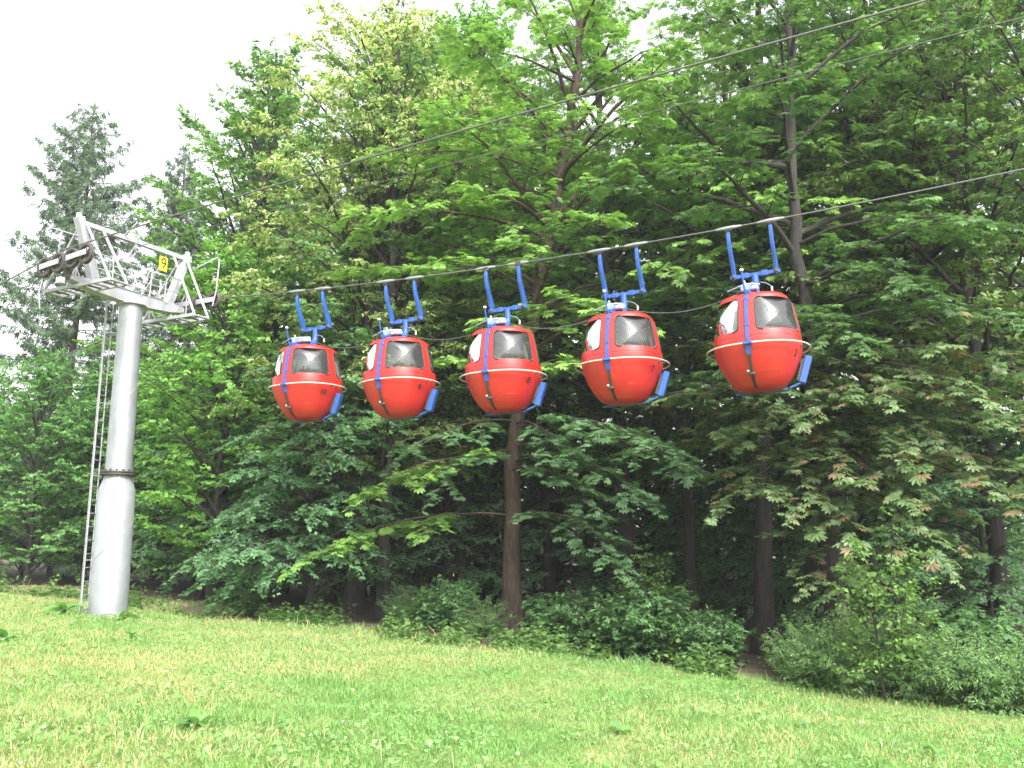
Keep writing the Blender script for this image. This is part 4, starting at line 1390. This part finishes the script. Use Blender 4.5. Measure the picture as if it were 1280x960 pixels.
def rounded(c0, c1, z0, z1, rad, R=CR * 0.92, n_=6):
    """Rounded rectangle in (angle, height); rad in metres; lower corners wider apart as in the photograph."""
    pts = []
    for (cx, cz, a0) in ((c1, z1, 0), (c0, z1, 90), (c0, z0, 180), (c1, z0, 270)):
        sx = -1 if cx == c1 else 1
        sz = -1 if cz == z1 else 1
        for k in range(n_ + 1):
            a = math.radians(a0 + 90 * k / n_)
            pts.append((cx + (sx * rad + math.cos(a) * rad) / R, cz + sz * rad + math.sin(a) * rad))
    return pts


def in_poly(x, y, poly):
    c = False
    j = len(poly) - 1
    for i in range(len(poly)):
        xi, yi = poly[i]; xj, yj = poly[j]
        if (yi > y) != (yj > y) and x < (xj - xi) * (y - yi) / (yj - yi) + xi:
            c = not c
        j = i
    return c


D2 = math.radians
WIN = [(D2(12), D2(80)), (D2(100), D2(168))]


def build_cabin():
    root = empty('cable_car_cabin')
    zw0, zw1 = 0.565 * CH, 0.925 * CH
    zs = np.unique(np.concatenate([[p[0] * CH for p in PROF], np.linspace(zw0 - 0.06, zw1 + 0.06, 44), np.linspace(0, 0.55 * CH, 26)]))
    for half in (1, -1):
        outl = [rounded(a, b, zw0, zw1, 0.085) for a, b in WIN]
        inner = [rounded(a + 0.012, b - 0.012, zw0 + 0.010, zw1 - 0.010, 0.078) for a, b in WIN]
        off = 0.010 if half == 1 else 0.0
        NT = 120
        th = np.linspace(D2(0.6 if half == 1 else 1.6), D2(179.2 if half == 1 else 178.2), NT + 1)
        V, F = [], []
        for z in zs:
            for t in th:
                V.append(cab_pt(t * half, z, off))
        for i in range(len(zs) - 1):
            zc = (zs[i] + zs[i + 1]) / 2
            for k in range(NT):
                tc = (th[k] + th[k + 1]) / 2
                if zw0 < zc < zw1 and any(in_poly(tc, zc, w) for w in inner):
                    continue
                a, b = i * (NT + 1) + k, i * (NT + 1) + k + 1
                q = (a, b, b + NT + 1, a + NT + 1)
                F.append(q if half == 1 else q[::-1])
        sh = MB().add(V, F, True).build('cabin_shell', M_RED, root)
        sh.data.materials.append(M_LINER)
        sm = sh.modifiers.new('thickness', 'SOLIDIFY'); sm.thickness = 0.018; sm.offset = -1; sm.material_offset = 1; sm.material_offset_rim = 0
        # belt moulding: thin raised lip above the ring and faint seam below
        MB().tube([cab_pt(half * t, 0.515 * CH, off + 0.000) for t in th[::4]], 0.006, 5).build('belt_moulding', M_RED, sh)
        MB().tube([cab_pt(half * th[0], z, off + 0.002) for z in zs if 0.02 < z < 0.97 * CH], 0.010, 6).build('edge_seal', M_BLACK, sh)
        # moulded step line low on the shell
        MB().tube([cab_pt(half * D2(d), CH * (0.165 + (0.012 if d > 28 else 0)), off - 0.001) for d in range(8, 62, 3)], 0.004, 5).build('moulding', M_RED, sh)
        for w, (a0, a1) in zip(outl, WIN):
            cx, cz = (a0 + a1) / 2, (zw0 + zw1) / 2
            V, F = [], []
            rings = (1.0, 0.8, 0.55, 0.28, 0.04)
            n_ = len(w)
            for r in rings:
                for (x, z) in w:
                    V.append(cab_pt(half * (cx + (x - cx) * r), cz + (z - cz) * r, off - 0.006))
            for i in range(len(rings) - 1):
                for k in range(n_):
                    k2 = (k + 1) % n_
                    F.append((i * n_ + k, i * n_ + k2, (i + 1) * n_ + k2, (i + 1) * n_ + k))
            F.append(tuple(range((len(rings) - 1) * n_, len(rings) * n_)))
            pane = MB().add(V, F, True).build('window_pane', M_GLASS, sh)
            MB().tube([cab_pt(half * x, z, off + 0.004) for x, z in w], 0.013, 6, closed=True).build('window_gasket', M_BLACK, sh)
    # inside: floor and two benches
    MB().lathe([(0.0, 0.16), (0.47, 0.16), (0.47, 0.19), (0.0, 0.19)], seg=28).build('floor', M_DARK, root)
    for s in (-1, 1):
        MB().box((s * 0.39, 0, 0.52), (0.24, 0.62, 0.05), None, 0.012).build('bench_seat', M_SEAT, root)
        MB().box((s * 0.53, 0, 0.80), (0.05, 0.56, 0.30), Matrix.Rotation(s * 0.12, 3, 'Y'), 0.012).build('bench_back', M_SEAT, root)
    # blue strap down the near and far side, black towards the bottom
    for th0 in (0.0, PI):
        st = empty('door_strap'); st.parent = root
        def strip(z0, z1, w, off, mat, name, n_=14):
            V, F = [], []
            for i in range(n_):
                z = z0 + (z1 - z0) * i / (n_ - 1)
                p = Vector(cab_pt(th0, z, off)); q = Vector(cab_pt(th0, z, off + 0.03))
                for pp in (p, q):
                    for sx in (-w / 2, w / 2):
                        V.append((pp.x + sx, pp.y, pp.z))
            for i in range(n_ - 1):
                a, b_ = i * 4, i * 4 + 4
                for (m1, m2) in ((0, 1), (1, 3), (3, 2), (2, 0)):
                    F.append((a + m1, a + m2, b_ + m2, b_ + m1))
            F += [(0, 2, 3, 1), (len(V) - 4, len(V) - 3, len(V) - 1, len(V) - 2)]
            return MB().add(V, F).build(name, mat, st)
        strip(0.43 * CH, 0.99 * CH, 0.055, 0.012, M_BLUE, 'strap')
        strip(0.32 * CH, 0.435 * CH, 0.085, 0.016, M_BLUE, 'strap_plate')
        strip(0.14 * CH, 0.325 * CH, 0.05, 0.012, M_DARK, 'strap_lower')
        strip(0.02 * CH, 0.15 * CH, 0.045, 0.010, M_BLACK, 'strap_foot')
        sg = -1 if th0 == 0 else 1
        p = cab_pt(th0, 0.135 * CH, 0.05)
        MB().lathe([(0, -0.05), (0.03, -0.05), (0.034, -0.035), (0.034, 0.035), (0.03, 0.05), (0, 0.05)], 'x', p, 14).build('hinge', M_DARK, st)
        MB().lathe([(0, -0.02), (0.022, -0.02), (0.022, 0.02), (0, 0.02)], 'x', (p[0] - 0.06, p[1] - 0.01 * -sg, p[2] + 0.05), 10).build('roller', M_CREAM, st)
        for zz in (0.62, 0.90):
            p = cab_pt(th0, zz * CH, 0.03)
            MB().box(p, (0.075, 0.04, 0.05), None, 0.006).build('strap_clip', M_BLUE, st)
    # bumper ring of cream tube
    zr = 0.43 * CH
    pts = []
    for k in range(72):
        a = 2 * PI * k / 72
        c, s = math.cos(a), math.sin(a)
        kk = (abs(c) ** 2.2 + abs(s) ** 2.2) ** (-1 / 2.2)
        rr = CR * (1.03 + 0.115 * abs(s) ** 1.5) * kk + 0.035
        pts.append((rr * s, -rr * c, zr))
    MB().tube(pts, 0.016, 8, closed=True).build('bumper_ring', M_CREAM, root)
    for s in (-1, 1):
        MB().box((0, s * (CR * 1.03 + 0.03), zr), (0.17, 0.055, 0.055), None, 0.012).build('ring_clamp', M_BLUE, root)
        for a in (D2(84), D2(96)):
            p = Vector(cab_pt(s * a, zr - 0.02, 0.0)); q = Vector(cab_pt(s * a, zr, 0.0)) * 1.0
            d = Vector((p.x, p.y, 0)).normalized()
            MB().tube([p, p + d * 0.09 + Vector((0, 0, 0.02))], 0.012, 6).build('ring_stay', M_DARK, root)
    # ski rack: blue slab on the far right side, dark box behind it and a carrier bar under the shell
    for s in (1,):
        rk = empty('ski_rack'); rk.parent = root
        a = D2(101)
        q = Vector((math.sin(a), -math.cos(a), 0))
        tnx = Vector((math.cos(a), math.sin(a), 0))
        lean = Vector((q.x * 0.30, q.y * 0.30, 0.92)).normalized()
        c0 = q * 0.765 + Vector((0, 0, 0.10 * CH + 0.17))
        nrm = tnx.cross(lean).normalized()
        R = Matrix((tnx, nrm, lean)).transposed()
        MB().box(c0 + nrm * 0.0, (0.15, 0.12, 0.48), R, 0.012).build('rack_panel', M_BLUE, rk)
        MB().box(c0 - q * 0.085, (0.13, 0.05, 0.40), R, 0.01).build('rack_box', M_DARK, rk)
        for dz in (-0.14, 0.12):
            MB().bar(c0 + lean * dz + tnx * 0.1, c0 + lean * dz - q * 0.18 + tnx * 0.1, 0.03, 0.02).build('rack_bracket', M_DARK, rk)
        MB().bar(c0 - lean * 0.23, q * 0.48 + Vector((0, 0, 0.035)), 0.10, 0.03).build('carrier_bar', M_BLUE, rk)
    MB().bar((-0.46, 0.12, 0.012), (0.46, 0.12, 0.012), 0.10, 0.025).build('carrier_bar', M_BLUE, root)
    # roof bracket, neck, cross bar, arms and grips
    hg = empty('hanger'); hg.parent = root
    zr = CH
    MB().bar((0, -0.58, zr - 0.01), (0, 0.10, zr + 0.10), 0.10, 0.07, (0, 0, 1), 0.012).build('roof_beam', M_BLUE, hg)
    MB().box((-0.02, -0.22, zr + 0.155), (0.24, 0.42, 0.12), Matrix.Rotation(0.22, 3, 'X') @ Matrix.Rotation(-0.1, 3, 'Y'), 0.02).build('lock_box', M_PALEBLUE, hg)
    for (x, y) in ((-0.07, -0.38), (0.07, -0.05)):
        MB().lathe([(0, 0), (0.022, 0), (0.022, 0.05), (0.012, 0.06), (0, 0.06)], 'z', (x, y, zr + 0.19), 10).build('bolt_head', M_PALEBLUE, hg)
    neck = []
    for t in np.linspace(0, 1, 12):
        a = t * PI / 2
        neck.append((0, -0.02 + 0.26 * math.sin(a), zr + 0.08 + 0.24 * (1 - math.cos(a))))
    neck += [(0, 0.24, zr + 0.42), (0, 0.24, zr + 0.52)]
    MB().tube(neck, [0.085] * 4 + [0.075] * 4 + [0.066] * (len(neck) - 8), 12).build('neck', M_BLUE, hg)
    zbr = zr + 0.52
    MB().box((0, 0.24, zbr), (0.90, 0.07, 0.075), None, 0.008).build('cross_bar', M_BLUE, hg)
    for xx in (-0.17, 0.17):
        MB().box((xx, 0.24, zbr), (0.12, 0.10, 0.105), None, 0.01).build('bar_sleeve', M_BLUE, hg)
    for xx in (-0.38, 0.38):
        pr = [(0.25, zbr - 0.05), (0.262, zbr + 0.06), (0.225, zbr + 0.18), (0.15, zbr + 0.32), (0.075, zbr + 0.46), (0.035, zbr + 0.60), (0.02, zbr + 0.72), (0.03, zbr + 0.86)]
        V, F = [], []
        wd = [0.045, 0.065, 0.075, 0.068, 0.056, 0.048, 0.042, 0.038]
        for i, (y, z) in enumerate(pr):
            w = wd[i]
            V += [(xx - 0.032, y - w, z), (xx + 0.032, y - w, z), (xx + 0.032, y + w, z), (xx - 0.032, y + w, z)]
        for i in range(len(pr) - 1):
            for k in range(4):
                F.append((i * 4 + k, i * 4 + (k + 1) % 4, i * 4 + 4 + (k + 1) % 4, i * 4 + 4 + k))
        F += [(3, 2, 1, 0), tuple(range(len(V) - 4, len(V)))]
        ob = MB().add(V, F).build('hanger_arm', M_BLUE, hg)
        bv = ob.modifiers.new('edge', 'BEVEL'); bv.width = 0.008; bv.segments = 1
        MB().lathe([(0, -0.07), (0.035, -0.07), (0.035, 0.07), (0, 0.07)], 'y', (xx, 0.24, zbr), 12).build('pin', M_DARK, hg)
        gp = MB()
        gp.box((xx, 0.02, zbr + 0.855), (0.13, 0.085, 0.09), None, 0.012)
        gp.box((xx + 0.03, 0.08, zbr + 0.84), (0.05, 0.15, 0.03), Matrix.Rotation(-0.3, 3, 'X'), 0.006)
        gp.build('grip', M_DARK, hg)
    # strap rod above the roof, with levers
    MB().tube([(0, -0.60, zr - 0.10), (-0.02, -0.66, zr + 0.10), (-0.03, -0.70, zr + 0.34)], 0.016, 6).build('lever_rod', M_BLUE, hg)
    MB().lathe([(0, 0), (0.03, 0), (0.034, 0.015), (0.03, 0.035), (0, 0.04)], 'z', (-0.03, -0.70, zr + 0.33), 12).build('lever_knob', M_WHITE, hg)
    MB().tube([(-0.34, -0.50, zr + 0.06), (0.0, -0.58, zr + 0.13), (0.18, -0.30, zr + 0.17)], 0.011, 5).build('lever_link', M_PALEBLUE, hg)
    MB().tube([(-0.34, -0.50, zr + 0.06), (-0.06, -0.45, zr + 0.03)], 0.011, 5).build('lever_link', M_DARK, hg)
    MB().tube([(0.08, 0.20, zr + 0.36), (0.20, 0.21, zr + 0.32), (0.28, 0.21, zr + 0.25)], 0.005, 5).build('pull_cord', M_PALEBLUE, hg)
    MB().box((0.285, 0.21, zr + 0.20), (0.035, 0.035, 0.09), None, 0.01).build('pull_handle', M_CREAM, hg)
    return root


def cabin_number(root, text):
    cu = bpy.data.curves.new('number', 'FONT'); cu.body = text; cu.size = 0.17; cu.align_x = 'CENTER'; cu.align_y = 'CENTER'; cu.offset = 0.007
    tmp = bpy.data.objects.new('number_tmp', cu); C.objects.link(tmp)
    dg = bpy.context.evaluated_depsgraph_get()
    me = bpy.data.meshes.new_from_object(tmp.evaluated_get(dg))
    bpy.data.objects.remove(tmp)
    c0, z0 = D2(70), 0.335 * CH
    for v in me.vertices:
        x, y = v.co.x, v.co.y
        x += 0.18 * y
        v.co = Vector(cab_pt(c0 + x / (CR * 1.0), z0 + y, 0.013))
    me.materials.clear(); me.materials.append(M_BLACK)
    link_mesh('number', me, M_BLACK, root)


def build_cabins():
    proto = build_cabin()
    G = 'red cabins hanging on the rope'
    info = [(-2, '10', 'red cabin numbered 10 with blue hanger, farthest and nearest the pylon'),
            (-1, '9', 'red cabin numbered 9 with blue hanger, second from the pylon'),
            (0, '8', 'red cabin numbered 8 with blue hanger, middle one of the five'),
            (1, '7', 'red cabin numbered 7 with blue hanger, second from the right'),
            (2, '2', 'largest and nearest red cabin with blue hanger, rightmost on the rope')]
    rg = random.Random(4)
    cabs = []
    for i, (k, txt, lab) in enumerate(info):
        o = proto if i == 0 else copy_tree(proto)
        cabs.append((o, txt))
        p = c2(k)
        slope = 0.042 * (k - 0.6) / KM
        o.location = (p[0], p[1], p[2] - (CH + 0.52 + 0.88))
        o.rotation_euler = (rg.uniform(-0.01, 0.01), -0.02 + rg.uniform(-0.008, 0.008), ROTZ + rg.uniform(-0.02, 0.02))
        tag(o, lab, 'cable car', G)
        # spliced sleeves of the rope at the two grips
        for dk in (-0.38, 0.38):
            kk = k + dk / KM
            pts, rr = [], []
            for t in np.linspace(-0.24, 0.24, 9):
                pts.append(c2(kk + (t - 0.06) / KM)); rr.append(0.018 + 0.020 * max(0.0, math.cos(t / 0.24 * PI / 2)) ** 0.7)
            s = MB().tube(pts, rr, 8).build('rope_sleeve', M_GALV)
            side = 'left' if dk < 0 else 'right'
            tag(s, 'grey clamp sleeve on the rope over the %s arm of the %s' % (side, ['farthest cabin', 'second farthest cabin', 'middle cabin', 'second nearest cabin', 'nearest cabin'][i]), 'rope clamp', 'clamp sleeves on the rope')
    for o, txt in cabs:
        cabin_number(o, txt)
    # slack cords from cabin roof to cabin roof
    labs = ['slack cord between the two farthest cabin roofs', 'slack cord between the second and the middle cabin roof',
            'slack cord between the middle and the second nearest cabin roof', 'slack cord between the two nearest cabin roofs']
    for i in range(4):
        a, b_ = c2(-2 + i), c2(-1 + i)
        za, zb_ = a[2] - 1.25, b_[2] - 1.26
        A_ = np.array((a[0] + 0.12 * LX, a[1] + 0.12 * LY, za)); B_ = np.array((b_[0] - 0.3 * LX, b_[1] - 0.3 * LY, zb_))
        pts = [A_ * (1 - t) + B_ * t - UP * (0.20 * 4 * t * (1 - t)) for t in np.linspace(0, 1, 22)]
        o = MB().tube(pts, 0.008, 5).build('slack_cord', M_ROPE)
        tag(o, labs[i], 'cord', 'slack cords between the cabins')


build_cabins()


def build_haze():
    m = bpy.data.materials.new('haze_air')
    m.use_nodes = True
    nt = m.node_tree
    nt.nodes.remove(nt.nodes['Principled BSDF'])
    v = nt.nodes.new('ShaderNodeVolumePrincipled')
    v.inputs['Color'].default_value = (0.96, 0.98, 1.0, 1)
    v.inputs['Density'].default_value = HAZE
    v.inputs['Anisotropy'].default_value = 0.2
    nt.links.new(v.outputs['Volume'], nt.nodes['Material Output'].inputs['Volume'])
    o = MB().box((0, 450, 14.0), (1840, 1540, 44)).build('haze', m)
    tag(o, 'thin bright summer haze in the air', kind='stuff')


HAZE = 0.0008
build_haze()
bpy.context.view_layer.update()
